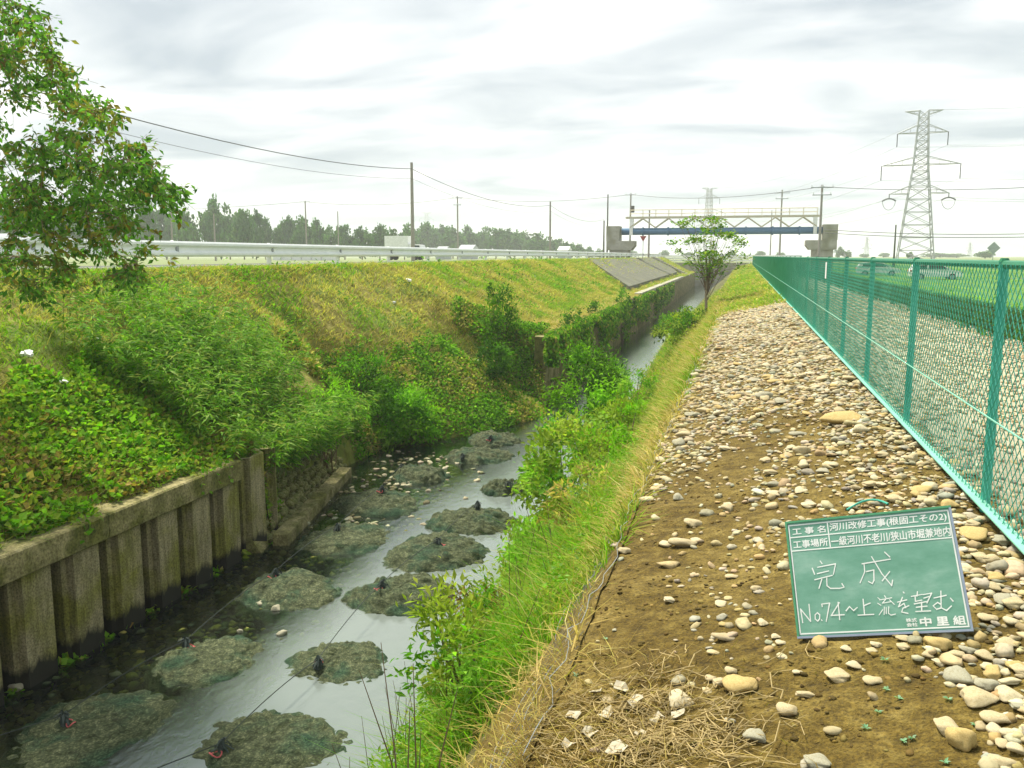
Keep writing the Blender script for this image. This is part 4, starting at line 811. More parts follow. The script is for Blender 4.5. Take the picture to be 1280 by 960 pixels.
for i, (x, zt, ar, l) in enumerate(XP):
    yy = 150.8 if i < 4 else 104
    xx = x if i < 4 else atY(1028, 231, 104)[0]; zz = zt if i < 4 else atY(1028, 231, 104)[2]
    pole((xx, yy), zz, l, .18, ar, box=(i == 2))
PXY = [(-150, 150, 10.5), (-78.7, 150.8, 11.2), (-49.15, 150.8, 11.5), (-18.6, 150.8, 11.5), (atY(1028, 231, 104)[0], 104, atY(1028, 231, 104)[2] - .2), (40, 90, 8.6)]
pts = []
for a, c in zip(PXY[:-1], PXY[1:]): pts += sag(a, c, .9)
tag(MB().tube(pts, .030, 4).build('overhead_cable', 'wire_dark'), 'thin cable crossing the view from the left treetops over the pipe bridge', 'cable')
for z, nm in ((290, 'upper'), (294, 'lower')):
    tag(MB().tube(sag(atY(1030, z - 3, 104), atY(1330, z + 1, 95), .3), .035, 4).build('overhead_cable', 'wire_dark'), f'{nm} of two low cables running right behind the fence top', 'cable')
for x, y, Y, l, d in ((760, 243, 140, 'tall dark pole rising behind the left bridge pier', 1), (422, 264, 170, 'bare distant pole behind the left treetops', 0), (812, 262, 125, 'thin grey pole under the left part of the pipe bridge', 0), (965, 263, 190, 'thin distant pole behind the pipe bridge, left of the crossarm pole', 0), (1120, 281, 130, 'short bare dark pole left of the lattice pylon', 1), (213, 258, 100, 'thin pale pole seen through the tree tips on the left', 0), (267, 267, 110, 'thin pale pole in front of the left wood', 0)):
    P = atY(x, y, Y); pole((P[0], P[1]), P[2], l, .15, mat='pole_dark' if d else 'pole_concrete', arms=[(.4, 1.6)] if x == 965 else ())
# warning sign and diamond sign
P = atY(804, 299, 112); e = empty('road_sign', (P[0], P[1], .2), 'red inverted triangle road sign by the left bridge pier', 'sign'); MB().bar((0, 0, -.4), (0, 0, P[2] - .2), .04, 6).build('sign_post', 'galvanised', e)
zc = P[2] - .2 + .1; MB().prism([(-.42, zc + .3), (0, zc - .42), (.42, zc + .3)], -.06, -.03, 1).build('sign_face', 'red', e)
P = atY(1115, 310, 120); e = empty('diamond_sign', (P[0] + 15, P[1], -.6), 'small grey diamond sign behind the fence top at far right', 'sign'); P = atY(1242, 310, 120); e.location = (P[0], P[1], -.6); MB().bar((0, 0, -.6), (0, 0, P[2] + .5), .05, 6).build('sign_post', 'galvanised', e)
zc = P[2] + .6; MB().prism([(-.75, zc), (0, zc - .75), (.75, zc), (0, zc + .75)], -.08, -.05, 1).build('sign_face', 'galvanised', e)

# ------------------------------------------------------------------ lattice pylon
def pylon(H, name, label, loc, rz, heads=True):
    e = empty(name, loc, label, 'pylon', 'lattice pylons', rz)
    hw = lambda z: np.interp(z, [0, .48 * H, .62 * H, H], [.112 * H, .062 * H, .046 * H, .026 * H])
    lev = list(np.linspace(0, .5 * H, 7)) + list(np.linspace(.55 * H, .985 * H, 10))
    for sx in (-1, 1):
        for sy in (-1, 1):
            b = MB()
            for a, c in zip(lev[:-1], lev[1:]): b.bar((sx * hw(a), sy * hw(a), a), (sx * hw(c), sy * hw(c), c), .17, 5)
            b.build('leg', 'galvanised', e)
    b = MB()
    for a, c in zip(lev[:-1], lev[1:]):
        for k in range(4):
            f = lambda s, z, k=k: ((s * hw(z), hw(z), z), (s * hw(z), -hw(z), z), (hw(z), s * hw(z), z), (-hw(z), s * hw(z), z))[k]
            b.bar(f(-1, a), f(1, c), .075, 4, caps=False); b.bar(f(1, a), f(-1, c), .075, 4, caps=False); b.bar(f(-1, a), f(1, a), .09, 4, caps=False)
    g = b.build('bracing', 'galvanised', e); g['kind'] = 'stuff'
    tips = []
    for z, w, ins in ((.985 * H, .115 * H, 0), (.845 * H, .152 * H, .085 * H), (.640 * H, .238 * H, .095 * H), (.455 * H, .180 * H, .03 * H)):
        for s in (-1, 1):
            b = MB(); q = hw(z); t = np.array((s * w, 0, z)); up = .05 * H if ins else -.025 * H
            for sy in (-1, 1): b.bar((s * q, sy * q, z), t, .11, 4); b.bar((s * hw(z + up), sy * hw(z + up), z + up), t, .09, 4)
            for u in (.35, .68): b.bar((s * (q + (w - q) * u), 0, z), (s * (q + (w - q) * u), 0, z + up * (1 - u)), .06, 4)
            a = b.build('crossarm', 'galvanised', e)
            if ins:
                b = MB(); b.bar(t, t - np.array([0, 0, ins]), .13, 6)
                b.build('insulator', 'wire_dark', a)
                if z < .5 * H:
                    b = MB(); b.tube([t + np.array([x, 0, -ins - .25 * x * x]) for x in np.linspace(-1.6, 1.6, 9)], .2, 5); b.tube([t + np.array([1.5 * math.cos(u), 0, -ins - .5 - 2.3 * math.sin(u)]) for u in np.linspace(0, math.pi, 11)], .06, 4); b.build('jumper', 'wire_dark', a)
            tips.append((s * w, 0, z - ins))
    return e, tips
PB = atY(1143.5, 320, 240); H1_ = 37.3
py, tips = pylon(H1_, 'lattice_pylon', 'tall grey lattice power pylon with three pairs of arms behind the fence', (PB[0], 240, -.4), R(-6))
PB2 = atY(885, 300, 470); py2, tips2 = pylon(36, 'lattice_pylon', 'small distant lattice pylon above the middle of the pipe bridge', (PB2[0], 470, .2), R(20))
def wp(e, t): c, s_ = math.cos(e.rotation_euler.z), math.sin(e.rotation_euler.z); return np.array([e.location.x + c * t[0] - s_ * t[1], e.location.y + s_ * t[0] + c * t[1], e.location.z + t[2]])
nmz = ['earth', 'earth', 'top left', 'top right', 'middle left', 'middle right', 'lower left', 'lower right']
for i, (a, c) in enumerate(zip(tips, tips2)):
    if i == 0: continue
    A, C_ = wp(py, a), wp(py2, c)
    tag(MB().tube(sag(A, C_, 4.5, 24), .036, 4).build('power_line', 'wire_pale'), f'{nmz[i]} power line between the near and the distant pylon', 'power line')
    B = A + np.array([150, -32, 3.0 + (1 - i) * .4]); tag(MB().tube(sag(A, B, 2.8, 24), .036, 4).build('power_line', 'wire_pale'), f'{nmz[i]} power line leaving the near pylon to the right', 'power line')
for x, y, Y, H, l in ((533, 265, 900, 38, 'faint tiny pylon beyond the wooded hill'), (1084, 296, 900, 30, 'faint tiny pylon on the horizon left of the near pylon'), (1213, 303, 1000, 26, 'faint tiny pylon on the horizon right of the near pylon')):
    P = atY(x, y, Y); pylon(max(12, P[2] - .2), 'lattice_pylon', l, (P[0], Y, .2), .3)

# ------------------------------------------------------------------ pipe bridge
PY = 110.0
pb = empty('pipe_bridge', (-3, PY, 4.2), 'blue water pipe bridge with cream truss walkway crossing the stream', 'bridge')
xa, xb = -13.6, 8.2
MB().bar((xa - 1.0 + 3, 0, .05), (xb + 1.0 + 3, 0, .05), .42, 16).build('pipe', 'pipe_blue', pb, True)
for x in np.arange(xa + 1.6, xb, 3.05): MB().bar((x + 3 - .09, 0, .05), (x + 3 + .09, 0, .05), .52, 16).build('flange', 'pipe_blue', pb)
MB().box(((xa + xb) / 2 + 3, 0, 1.72), (xb - xa + 1.0, 1.1, .22)).build('deck', 'cream', pb)
N_ = 14
for sy in (-.5, .5):
    for i in range(N_):
        x0 = xa + 3 + (xb - xa) * i / N_; x1 = xa + 3 + (xb - xa) * (i + 1) / N_
        MB().bar((x0, sy, .5 if i % 2 == 0 else 1.6), (x1, sy, 1.6 if i % 2 == 0 else .5), .07, 5).build('truss_brace', 'cream', pb)
    for z in (2.2, 2.65): MB().bar((xa + 3, sy, z), (xb + 3, sy, z), .025, 4).build('handrail', 'cream', pb)
    for i in range(N_ + 1): MB().bar((xa + 3 + (xb - xa) * i / N_, sy, 1.8), (xa + 3 + (xb - xa) * i / N_, sy, 2.65), .025, 4).build('baluster', 'cream', pb)
for x in (xa + .2, xb - .2): MB().box((x + 3, 0, .62), (.4, 1.0, 2.0)).build('end_post', 'white_paint', pb)
def pier(xc, s, label):
    e = empty('bridge_pier', (xc, PY, -1.0), label, 'pier', 'pipe bridge piers')
    MB().box((0, 0, 1.6), (2.3, 2.2, 3.6)).build('stem', 'concrete', e)
    MB().prism([(-1.5, 3.0), (1.5, 3.0), (1.9 if s > 0 else 1.5, 3.5), (1.9 if s > 0 else 1.5, 4.1), (-1.9 if s < 0 else -1.5, 4.1), (-1.9 if s < 0 else -1.5, 3.5)], -1.3, 1.3, 1).build('bearing_seat', 'concrete', e)
    MB().box((-s * .75, 0, 5.0), (1.6, 2.4, 1.795)).build('back_wall', 'concrete', e)
pier(-14.8, 1, 'left concrete pier of the blue pipe bridge'); pier(8.9, -1, 'right concrete pier of the blue pipe bridge')

# ------------------------------------------------------------------ vehicles
def car(loc, rz, label):
    e = empty('car', loc, label, 'car', 'cars on the far field road', rz)
    side = [(-2.2, .35), (-2.25, .75), (-2.15, 1.0), (-1.9, 1.42), (-1.2, 1.52), (.1, 1.50), (.55, 1.40), (1.25, .98), (2.0, .86), (2.22, .65), (2.2, .33)]
    b = MB(); b.prism(side, -.83, .83, 1); b.build('body', 'car_white', e)
    for s in (-1, 1):
        y = s * .835
        for poly in ([(-1.75, 1.02), (-1.6, 1.36), (-.85, 1.42), (-.85, 1.02)], [(-.75, 1.02), (-.75, 1.42), (.1, 1.42), (.5, 1.33), (1.0, 1.02)]): MB().prism(poly, y - .006, y + .006, 1).build('side_window', 'glass_dark', e)
        for x in (-1.4, 1.35):
            w = MB().bar((x, s * .70, .32), (x, s * .86, .32), .32, 16).build('wheel', 'tyre', e); MB().bar((x, s * .862, .32), (x, s * .872, .32), .19, 10).build('rim', 'galvanised', w)
        MB().box((2.2, s * .6, .72), (.1, .3, .14)).build('headlight', 'glass_dark', e); MB().box((-2.24, s * .65, .85), (.06, .2, .22)).build('tail_light', 'lamp_red', e)
        MB().box((.75, s * .93, 1.02), (.12, .14, .11)).build('mirror', 'car_white', e)
    MB().add([(.58, -.72, 1.40), (.58, .72, 1.40), (1.24, .76, 1.005), (1.24, -.76, 1.005)], [(0, 1, 2, 3)]).build('windscreen', 'glass_dark', e).location = (.012, 0, .012)
    return e
P = atz(1168, 350, -.96); car((P[0], P[1], float(zg(P[0], P[1])) ), .02, 'white estate car on the field road seen through the fence')
P = atz(1097, 345.5, -.96); car((P[0], P[1], float(zg(P[0], P[1]))), -.03, 'farther white car seen through the fence, left of the estate car')
strip2 = grid('field_road', np.linspace(4, 200, 30)[None] + 0 * np.zeros((8, 1)), np.linspace(90, 101, 8)[:, None] + np.linspace(0, 4, 30)[None], zb(np.linspace(4, 200, 30)[None] + np.zeros((8, 1)), np.linspace(90, 101, 8)[:, None] + np.linspace(0, 4, 30)[None]) + .03, 'asphalt')
P = atY(504, 307, 115); tk = empty('box_truck', (P[0], 115, .7), 'white box truck parked behind the slim roadside pole', 'truck')
MB().box((-.6, 0, 2.15), (3.4, 2.2, 2.3)).build('cargo_box', 'white_paint', tk)
MB().prism([(1.15, .5), (3.1, .5), (3.1, 1.25), (2.75, 2.1), (1.15, 2.2)], -1.0, 1.0, 1).build('cab', 'car_white', tk)
MB().prism([(2.0, 1.35), (2.95, 1.35), (2.68, 2.0), (2.0, 2.02)], -1.012, -1.002, 1).build('cab_window', 'glass_dark', tk)
MB().box((0, 0, .72), (5.0, .9, .3)).build('chassis', 'pole_dark', tk)
for x in (-1.5, 2.1):
    for s in (-1, 1): MB().bar((x, s * .75, .42), (x, s * 1.02, .42), .42, 14).build('wheel', 'tyre', tk)
P = atY(380, 306, 120); sh = empty('storage_shed', (P[0], 120, .65), 'long low white shed behind the guardrail under the round treetop', 'shed')
for i in range(6):
    MB().prism([(-1, 0), (1, 0), (1, 1.7), (.0, 2.15), (-1, 1.7)], -4.7 + i * 1.6, -4.7 + i * 1.6 + 1.5, 0).build('bay', 'plastic_white', sh)
P = atY(1108, 303, 300)
# far houses, a few pixels each
for x0, x1, yt, Y, mt, l in ((577, 594, 306, 260, 'haze_roof', 'low pale building at the foot of the wooded hill'), (700, 712, 308, 260, 'plastic_white', 'tiny white building right of the wooded hill'), (549, 560, 308, 230, 'haze_roof', 'grey roofed building at the hill foot, left of the pale one'), (0, 12, 292, 140, 'haze_roof', 'grey blue roofed building at the left edge behind the tree')):
    a, c = atY(x0, yt, Y), atY(x1, yt, Y); w = c[0] - a[0]; h = a[2] - .3; e = empty('far_house', ((a[0] + c[0]) / 2, Y, .3), l, 'building', 'far buildings')
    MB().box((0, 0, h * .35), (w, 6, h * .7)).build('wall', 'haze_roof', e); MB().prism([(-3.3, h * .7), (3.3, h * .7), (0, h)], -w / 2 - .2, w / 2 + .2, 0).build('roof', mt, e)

# ------------------------------------------------------------------ litter on the left bank
for i, (x, y, w) in enumerate([(38, 455, 15), (124, 434, 12), (80, 490, 16), (511, 352, 8), (568, 447, 11), (594, 452, 8), (585, 475, 8), (470, 470, 8), (774, 384, 7), (668, 347, 5), (493, 380, 6)]):
    P, t = ground_hit(x, y); r = w * t / F * .5; v, f = icos(1); v = v * np.array([r, r * .7, r * .45]) * (1 + .35 * np.sin(v @ rng.normal(size=3) * 4))[:, None]
    o = mk('plastic_scrap', v, f, 'plastic_white'); o.location = P + np.array([0, -.05, .05]) + np.array([0, 0, .12 if y > 420 and x < 200 else 0])
    tag(o, ['largest crumpled white plastic scrap on the left bank near the photo edge', 'white plastic scrap among the creepers below the tree', 'grey white scrap among dead stems on the near left bank', 'white litter high on the mown bank below the white truck', 'white litter beside the straw patch on the left bank', 'small pale litter right of the straw patch litter', 'pale litter lowest on the straw patch', 'pale litter at the foot of the smeared grass above the bush', 'white litter on the ledge of the far stream wall', 'tiny white litter near the bank crest in the middle', 'pale scrap left of the gully on the mown bank'][i], 'litter')

# ------------------------------------------------------------------ shrubs
def shrub(name, c, rad, n, ll, asp, pal, label, cat='shrub', droop=.2, clumps=26, stems=9, zb_=None, mat='leaf', shell=.55):
    c = np.array(c, float); rad = np.array(rad, float); e = empty(name, (c[0], c[1], float(zg(c[0], c[1]))), label, cat); o0 = np.array([c[0], c[1], float(zg(c[0], c[1]))])
    cc = rnd_dir(clumps, -.55, 1.0) * rng.uniform(.35, 1.0, (clumps, 1)) ** .6; q = rng.integers(0, clumps, n); sp_ = rng.uniform(.16, .34, clumps)
    P = c + (cc[q] + rng.normal(0, 1, (n, 3)) * sp_[q][:, None] * .62) * rad
    gz = zg(P[:, 0], P[:, 1]); P[:, 2] = np.maximum(P[:, 2], np.maximum(gz, WZ) + .03)
    out = norm((P - c) / rad); Nn = norm(np.array([0, -.2, .8]) + out * .5 + rnd_dir(n) * .7); D = norm(out * .6 + rnd_dir(n) * .8 - np.array([0, 0, droop]))
    l = ll * rng.uniform(.6, 1.35, n); V, Q = leaf_mesh(P - o0, D, Nn, l, l * asp)
    cv = pick(pal, clumps, .2)[q] * rng.uniform(.8, 1.2, (n, 1))
    mk('foliage', V, Q, mat, e, col=np.repeat(cv, 4, 0))
    b = MB()
    for i in range(stems):
        t = cc[i % clumps] * rad * .9 + c; s0 = np.array([c[0] + rng.normal(0, .12) * rad[0], c[1] + rng.normal(0, .12) * rad[1], 0]); s0[2] = max(float(zg(s0[0], s0[1])), WZ - .15) - .05
        b.tube([s0 - o0, (s0 * .45 + t * .55) + np.array([0, 0, .1 * rad[2]]) - o0, t - o0], [.018, .012, .005], 4)
    b.build('stems', 'bark', e); return e
def bamboo():
    e = empty('bamboo_grass_clump', (-9.3, 15.5, -1.8), 'dense bright green bamboo grass clump above the end of the sheet pile wall', 'bamboo grass'); o0 = np.array([-9.3, 15.5, -1.8]); m = 900
    X = rng.normal(-9.4, 1.0, m).clip(-11.6, -7.85); Y = rng.normal(14.6, 1.5, m).clip(12.2, 17.6); k = rng.uniform(0, 1, m) < .15; X = np.where(k & (Y > 13), rng.uniform(-8.6, -7.9, m), X)
    Z = zg(X, Y); Z = np.where(Y < 13.2, Z, np.maximum(Z, -2.6)); h = rng.uniform(.5, 1.15, m); ln_ = np.stack([rng.normal(.22, .25, m), rng.normal(-.1, .25, m)], 1)
    b = MB(); q = np.repeat(np.arange(m), 34); t = rng.uniform(.25, 1.0, len(q)); P = np.stack([X[q] + ln_[q, 0] * h[q] * t ** 1.6, Y[q] + ln_[q, 1] * h[q] * t ** 1.6, Z[q] + h[q] * t], 1) + rng.normal(0, .03, (len(q), 3))
    D = norm(rnd_dir(len(q), -.5, .35) + np.array([.25, -.2, -.15])); Nn = norm(rnd_dir(len(q)) * .6 + np.array([.1, -.3, .9])); l = .19 * rng.uniform(.6, 1.25, len(q)); V, Q = leaf_mesh(P - o0, D, Nn, l, l * .17)
    mk('foliage', V, Q, 'leaf', e, col=np.repeat(blend(BRT + GRN[:3], OLV + [(.3, .42, .1)], .25 + 0 * t, len(q)), 4, 0))
    for i in range(0, m, 3): b.tube([np.array([X[i], Y[i], Z[i] - .05]) - o0, np.array([X[i] + ln_[i, 0] * h[i], Y[i] + ln_[i, 1] * h[i], Z[i] + h[i]]) - o0], [.006, .003], 3)
    b.build('culms', 'stem_green', e)['kind'] = 'stuff'
bamboo()
shrub('hanging_vine', (-8.8, 17.4, -2.2), (.65, 1.7, .7), 2600, .12, .35, BRT + GRN[:2], 'green vine hanging over the cobble revetment beside the bamboo grass', 'vine', droop=.8)
shrub('leafy_bush', (-8.5, 21.4, -2.95), (.95, 1.1, .75), 5200, .11, .5, BRT, 'bright green rounded bush at the foot of the left bank by the water')
shrub('leafy_bush', (-9.3, 20.6, -2.1), (1.0, 1.2, .8), 3800, .10, .5, GRN + BRT[:1], 'darker green bush above the rounded bright bush on the left bank')
shrub('bank_shrub', (-7.85, 28.4, -.85), (.6, .9, 1.2), 2400, .11, .4, GRN + BRT[:1], 'tall dark green shrub in the gully of the left bank', droop=.0)
shrub('bank_shrub', (-7.4, 26.4, -2.0), (.6, .8, .65), 1700, .11, .5, GRN, 'low dark shrub beneath the tall gully shrub, by the spit')
shrub('stream_shrub', (-3.3, 20.2, -2.3), (1.15, 1.5, 1.35), 6200, .11, .42, GRN + BRT[:2], 'large leafy shrub standing in the right water edge')
shrub('stream_shrub', (-4.0, 28.0, -2.9), (.6, 1.9, .75), 2200, .12, .42, BRT + GRN[1:2], 'yellow green shrub farther up the right water edge')
shrub('stream_shrub', (-3.6, 23.6, -2.8), (.5, .9, .7), 1500, .11, .42, GRN, 'thin shrub leaning over the bright current between two larger shrubs')
shrub('knotweed', (-2.75, 14.8, -2.45), (.9, 1.9, .8), 4600, .11, .6, BRT + OLV, 'sprawling yellow green knotweed on the slope below the berm edge')
shrub('knotweed', (-2.6, 11.2, -2.8), (.45, 1.1, .45), 1500, .10, .5, BRT + OLV, 'low light green weeds at the near right water edge')
shrub('bank_shrub', (-1.75, 32.0, -1.15), (.75, 1.6, .55), 2600, .11, .55, GRN + OLV + BRN[:1], 'low bush at the foot of the slender tree on the right bank')
shrub('bank_shrub', (-2.4, 36.0, -1.6), (.9, 2.6, .6), 2400, .13, .5, OLV + GRN, 'olive bush behind the slender tree on the right bank')
for (x, y, z, r3, k_, pal, l) in ((-1.75, 5.6, -1.45, (.42, .6, .42), 1500, BRT + OLV, 'bushy green weed nearest the photo bottom on the right slope'), (-2.1, 7.4, -2.1, (.42, .7, .42), 1700, OLV + BRN, 'brownish withered weed clump on the near right slope'), (-1.5, 8.6, -1.15, (.35, .8, .32), 1100, OLV + DRY, 'yellowing weed clump close below the gabion edge'), (-2.2, 9.6, -2.2, (.42, .8, .42), 1700, BRT, 'fresh green weed clump midway down the right slope'), (-1.9, 12.4, -1.6, (.5, 1.1, .38), 1700, OLV + BRT[:1], 'olive weed clump on the slope above the knotweed'), (-2.2, 17.5, -1.95, (.55, 1.3, .4), 1700, OLV + BRT[:1], 'light green weed clump on the slope beside the stream shrub'), (-2.6, 23, -2.1, (.6, 1.6, .4), 1700, BRT + OLV, 'bright weed clump on the slope past the stream shrub')):
    shrub('weed_clump', (x, y, z), r3, k_, .075 if y < 11 else .09, .35, pal, l, 'weed', clumps=20, stems=10)
for (x, y, z, r_, l) in ((-6.3, 34, -1.4, .55, 'first dark weed clump on the vertical stream wall'), (-6.4, 41, -1.3, .6, 'second dark weed clump farther along the vertical wall'), (-6.5, 50, -1.3, .7, 'third dark weed clump near the far wall coping')):
    shrub('wall_weed', (x, y, z), (.4, 1.8, r_), 500, .13, .5, GRN, l, 'weed', clumps=14, stems=3)

# ------------------------------------------------------------------ trees
def tree_left():
    base = np.array([-10.9, 8.4, float(zg(-10.9, 8.4))]); e = empty('broadleaf_tree', base, 'broadleaf tree with drooping brown tinged branches reaching in at the upper left', 'tree')
    PLY = [(-60, -40), (40, 12), (62, 45), (96, 80), (112, 120), (150, 152), (160, 178), (206, 214), (226, 250), (165, 262), (150, 285), (196, 322), (180, 335), (120, 352), (92, 340), (60, 366), (-60, 380)]
    def inside(x, y):
        c = False; j = len(PLY) - 1
        for i in range(len(PLY)):
            (xi, yi), (xj, yj) = PLY[i], PLY[j]
            if (yi > y) != (yj > y) and x < (xj - xi) * (y - yi) / (yj - yi) + xi: c = not c
            j = i
        return c
    tips_ = []
    for x, y in ((-10, 5), (8, -12), (20, 8), (30, 25), (12, 35), (45, 42), (5, 60), (60, 62), (205, 232), (214, 244), (190, 225), (75, 90), (25, 85), (98, 118)): tips_.append(atY(x, y, rng.uniform(8.3, 10.2)))
    while len(tips_) < 160:
        x, y = rng.uniform(-60, 230), rng.uniform(-40, 385)
        if not inside(x, y): continue
        if fbm(np.array(x / 60.), np.array(y / 34.), 77) < .43: continue
        tips_.append(atY(x, y, rng.uniform(8.0, 10.6)))
    for i in range(60):                                                 # the part of the crown outside the frame
        d = rnd_dir(1, -.25, 1)[0]; tips_.append(base + np.array([-.6, .2, 4.4]) + d * 2.6 * rng.uniform(.45, 1))
    b = MB(); tk_ = base + np.array([0, 0, -.3]); hub = [base + np.array([.15, .1, 1.4]), base + np.array([.2, .2, 2.7]), base + np.array([.05, .3, 4.2]), base + np.array([.3, .3, 5.2])]
    b.tube([tk_, base + np.array([.1, 0, .7])] + hub, [.17, .15, .13, .11, .07, .03], 9); b.build('trunk', 'bark', e).location = -base; b = MB()
    Ps, Ds = [], []; nodes_ = [(h, .035) for h in hub]; tips_.sort(key=lambda t: min(np.linalg.norm(t - h) for h in hub))
    for t in tips_:
        j = min(range(len(nodes_)), key=lambda k: np.linalg.norm(nodes_[k][0] - t) + (.0 if k > 3 else .15)); h, r0 = nodes_[j]; r1 = max(.004, r0 * .72)
        m = h * .5 + t * .5 + np.array([0, 0, .07]) + rng.normal(0, .03, 3); v = norm(t - h); v[2] -= .25
        b.tube([h, m, t], [r0 * .85, (r0 + r1) / 2, r1], 4); nodes_.append((t, r1))
        for j in range(9):
            a = norm(rng.normal(size=3) * np.array([1, 1, .4]) + v * .7); s0 = t + (m - t) * rng.uniform(-.2, .5); s1 = s0 + a * rng.uniform(.18, .42) - np.array([0, 0, .08]); b.tube([s0, s1], [.003, .0015], 3)
            u = rng.uniform(0, 1, 9)[:, None]; Ps.append(s0 + (s1 - s0) * u + rng.normal(0, .022, (len(u), 3))); Ds.append(np.repeat(norm(s1 - s0)[None], len(u), 0))
    br_ = b.build('branches', 'bark', e); br_.location = -base
    P = np.concatenate(Ps); D = np.concatenate(Ds); n = len(P); D = norm(D * .5 + rnd_dir(n) * .8 + np.array([0, 0, -.35])); l = .092 * rng.uniform(.65, 1.25, n)
    V, Q = leaf_mesh(P - base, D, norm(rnd_dir(n) * .8 + np.array([0, 0, .6])), l, l * .48)
    k = (fbm(P[:, 0] * 2.6, P[:, 2] * 2.6, 13) - .5) * 1.8 + .3
    mk('crown', V, Q, 'leaf', e, col=np.repeat(blend([(.085, .20, .03), (.12, .26, .045), (.06, .15, .025), (.15, .27, .05)], [(.20, .19, .04), (.18, .23, .045), (.20, .155, .04)], k, n), 4, 0))
tree_left()
P, _ = ground_hit(172, 365); e = empty('sapling_stake', P, 'thin brown wooden stake on the bank below the guardrail under the tree', 'stake'); MB().bar((0, 0, -.2), (0, 0, .75), .045, 7, .035).build('shaft', 'bark_pale', e)
def slender():
    base = np.array([-1.25, 34.0, 0]); base[2] = float(zg(base[0], base[1])); e = empty('slender_tree', base, 'slender young tree with sparse leaf tufts on the right bank before the bridge', 'tree')
    b = MB(); top = np.array([.05, 0, 2.2]); b.tube([(0, 0, -.3), (-.05, 0, .9), (-.02, 0, 1.5), top], [.065, .05, .045, .03], 7); b.build('trunk', 'bark_pale', e)
    b = MB(); P = []; D = []
    for i in range(46):
        a = rng.uniform(0, 2 * math.pi); h0 = rng.uniform(.7, 1.9); r_ = 1.45 * rng.uniform(.08, 1) ** .7; z1 = rng.uniform(2.2, 4.0) - .25 * r_
        p1 = np.array([r_ * math.cos(a), r_ * math.sin(a), min(z1, 3.95)]); s0 = np.array([0, 0, h0]); b.tube([s0, s0 * .45 + p1 * .55 + np.array([0, 0, .1]), p1], [.013, .008, .004], 4)
        k = 34; P.append(p1 + rng.normal(0, .12, (k, 3)) * np.array([1, 1, .55])); D.append(rnd_dir(k, -.3, .8)); P.append(s0 * .5 + p1 * .5 + rng.normal(0, .10, (8, 3))); D.append(rnd_dir(8, -.3, .8))
    b.build('branches', 'bark', e); P = np.concatenate(P); D = np.concatenate(D); n = len(P); V, Q = leaf_mesh(P, D, norm(rnd_dir(n) * .6 + np.array([0, 0, .8])), .15 * rng.uniform(.7, 1.2, n), .07)
    mk('crown', V, Q, 'leaf', e, col=np.repeat(pick(GRN + OLV + [(.16, .22, .06)], n), 4, 0))
slender()
def far_tree_meshes(seed):
    r = np.random.default_rng(seed); m = 34; c = []; P = []; C_ = []
    for i in range(m):
        d = rnd_dir(1, -.9, 1)[0]; q = d * r.uniform(.35, .88); rad = r.uniform(.22, .38); k = 60; pp = q + rnd_dir(k, -.6, 1) * rad * r.uniform(.75, 1.05, (k, 1)); P.append(pp); C_.append(np.repeat(pick([(.075, .165, .045), (.095, .195, .05), (.12, .215, .065), (.07, .145, .05)], 1, .2), k, 0) * r.uniform(.8, 1.2, (k, 1)))
    P = np.concatenate(P); C_ = np.concatenate(C_); n = len(P); V, Q = leaf_mesh(P, rnd_dir(n), norm(norm(P) + rnd_dir(n) * .5), .19 * r.uniform(.6, 1.3, n), .16)
    V[:, 2] = V[:, 2] * .52 + .50
    o = mk('crown', V, Q, 'far_leaf', col=np.repeat(C_, 4, 0)); me = o.data; bpy.data.objects.remove(o)
    b = MB(); b.tube([(0, 0, -.05), (.02, 0, .25), (0, .02, .6)], [.06, .045, .02], 6)
    for i in range(5): a = i * 1.3; b.tube([(0, 0, .3), (.4 * math.cos(a), .4 * math.sin(a), .65)], [.025, .01], 4)
    o = b.build('trunk', 'bark'); mt = o.data; bpy.data.objects.remove(o); return me, mt
FT = [far_tree_meshes(40 + i) for i in range(5)]
def far_tree(x, yt, Y, wpx, i, label, grp):
    P = atY(x, yt, Y); z0 = .2 if Y > 150 else float(zg(P[0], P[1])); h = P[2] - z0; w = wpx * Y / F * 1.02; e = empty('far_tree', (P[0], Y, z0), label, 'tree', grp, rng.uniform(0, 6.28)); me, mt = FT[i % 5]
    c = ob('crown', me, e); c.scale = (w / 2 * 1.05, w / 2 * 1.05, h * .97); t = ob('trunk', mt, e); t.scale = (w / 2, w / 2, h)
G1 = 'trees of the left wood'
WOOD = [(-30, 250, 44), (5, 246, 44), (40, 256, 40), (70, 258, 36), (97, 236, 40), (128, 258, 40), (152, 257, 38), (178, 254, 40), (205, 258, 40), (232, 262, 36), (266, 250, 42), (285, 258, 34), (303, 263, 34), (318, 262, 30), (330, 271, 22)]
lab = {266: 'tallest rounded tree of the left wood, right of the branch tips', 330: 'small tree at the right end of the left wood', 97: 'tree top showing through the gap in the near branches', 318: 'second last tree at the right end of the left wood'}
for i, (x, yt, w) in enumerate(WOOD): far_tree(x, yt, 190 + 14 * (i % 3), w, i, lab.get(x, f'dark rounded tree of the left wood, {ordn(i)} from the left of the photo'), G1)
for i, (x, yt, w) in enumerate([(348, 285, 18), (360, 270, 30), (378, 271, 34), (396, 276, 32), (412, 284, 26), (430, 282, 30), (452, 283, 30), (474, 280, 30), (492, 287, 26), (505, 285, 26)]):
    far_tree(x, yt, 215 + 12 * (i % 2), w, i + 2, {0: 'small tree at the left end of the middle wood above the white shed', 1: 'high crowned tree at the left of the middle wood', 2: 'broad tree behind the crossarm pole in the middle wood'}.get(i, f'dark rounded tree of the middle wood, {ordn(i)} from its left end'), 'trees of the middle wood')
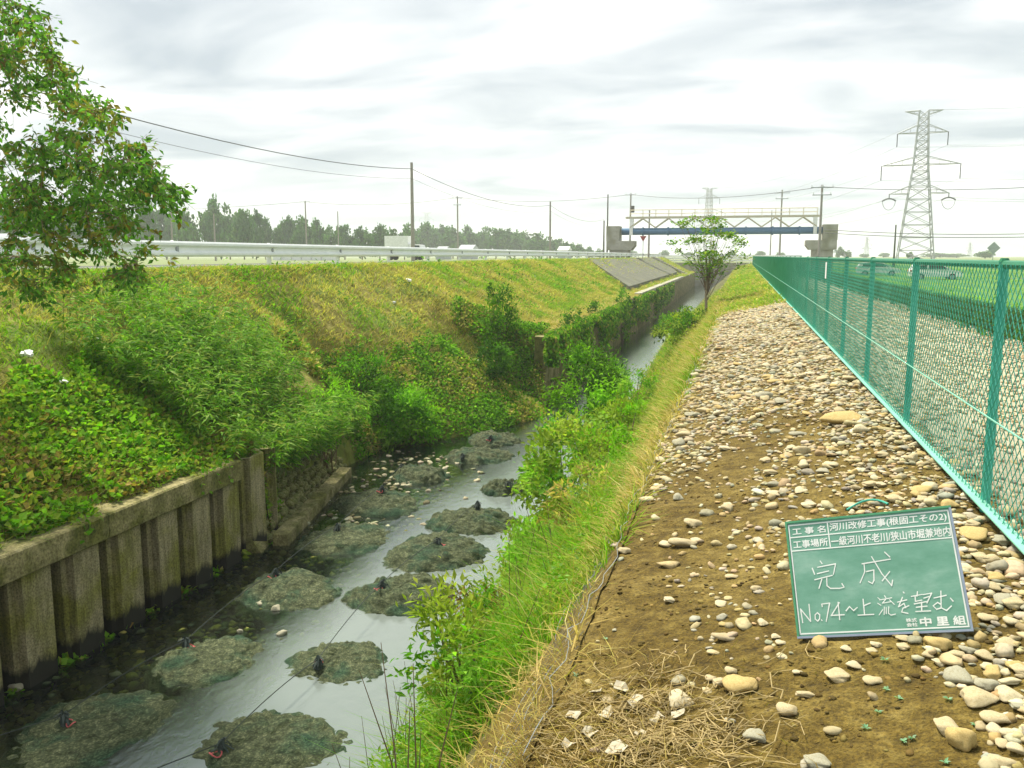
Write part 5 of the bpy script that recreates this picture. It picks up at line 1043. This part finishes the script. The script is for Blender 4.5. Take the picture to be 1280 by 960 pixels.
hill = [(515, 281, 34), (532, 279, 36), (550, 281, 34), (566, 283, 32), (584, 284, 34), (602, 285, 34), (620, 286, 32), (638, 286, 34), (655, 289, 30), (670, 292, 28), (684, 296, 26), (698, 299, 24), (710, 302, 20), (722, 305, 18), (736, 309, 16), (750, 311, 14)]
for i, (x, yt, w) in enumerate(hill): far_tree(x, yt, 330 + 18 * (i % 3), w, i + 1, f'hazy blue green tree on the wooded hill, {ordn(i)} from its left end', 'trees of the wooded hill')
for i, (x, yt, w, Y) in enumerate([(1050, 309, 12, 420), (1060, 313, 9, 420), (950, 314, 12, 500), (975, 315, 10, 500), (915, 314, 12, 500), (1138, 315, 9, 300), (1232, 313, 22, 420), (1196, 317, 26, 600), (1170, 316, 30, 600), (860, 315, 14, 500), (830, 313, 14, 500), (790, 312, 14, 500), (1105, 316, 12, 600), (1080, 317, 12, 600)]):
    far_tree(x, yt, Y, w, i, {0: 'small distant tree right of the right bridge pier', 5: 'brownish round tree top at the foot of the near pylon', 6: 'distant tree clump by the diamond sign'}.get(i, ('tiny hazy tree on the horizon ' + {2: 'just left of the right pier', 3: 'under the crossarm pole', 4: 'right of the slender tree', 7: 'right of the near pylon foot', 8: 'at the right foot of the near pylon', 9: 'left of the slender tree', 10: 'under the left half of the pipe bridge', 11: 'beside the left bridge pier', 12: 'left of the short dark pole', 13: 'midway between pier and pylon'}.get(i, 'far away'))), 'trees on the horizon')

# ------------------------------------------------------------------ haze
hz = MB().box((0, 785, 22.5), (2600, 1700, 56)).build('haze', 'concrete'); hz['kind'] = 'stuff'; tag(hz, 'thin pale haze in the air over the whole scene', 'haze')
hm = bpy.data.materials.new('haze_air'); hm.use_nodes = True; nt = hm.node_tree; nt.nodes.clear(); o_ = nt.nodes.new('ShaderNodeOutputMaterial'); v_ = nt.nodes.new('ShaderNodeVolumePrincipled'); v_.inputs['Color'].default_value = (.93, .97, 1, 1); v_.inputs['Density'].default_value = .0006; v_.inputs['Anisotropy'].default_value = 0
nt.links.new(v_.outputs[0], o_.inputs['Volume']); hz.data.materials.clear(); hz.data.materials.append(hm)
if __name__ != '__main__':
    L_ = sorted([(sum(len(p.vertices) - 2 for p in m.polygons), m.name) for m in bpy.data.meshes])[::-1]; print('TRIS', sum(q[0] for q in L_), L_[:22])
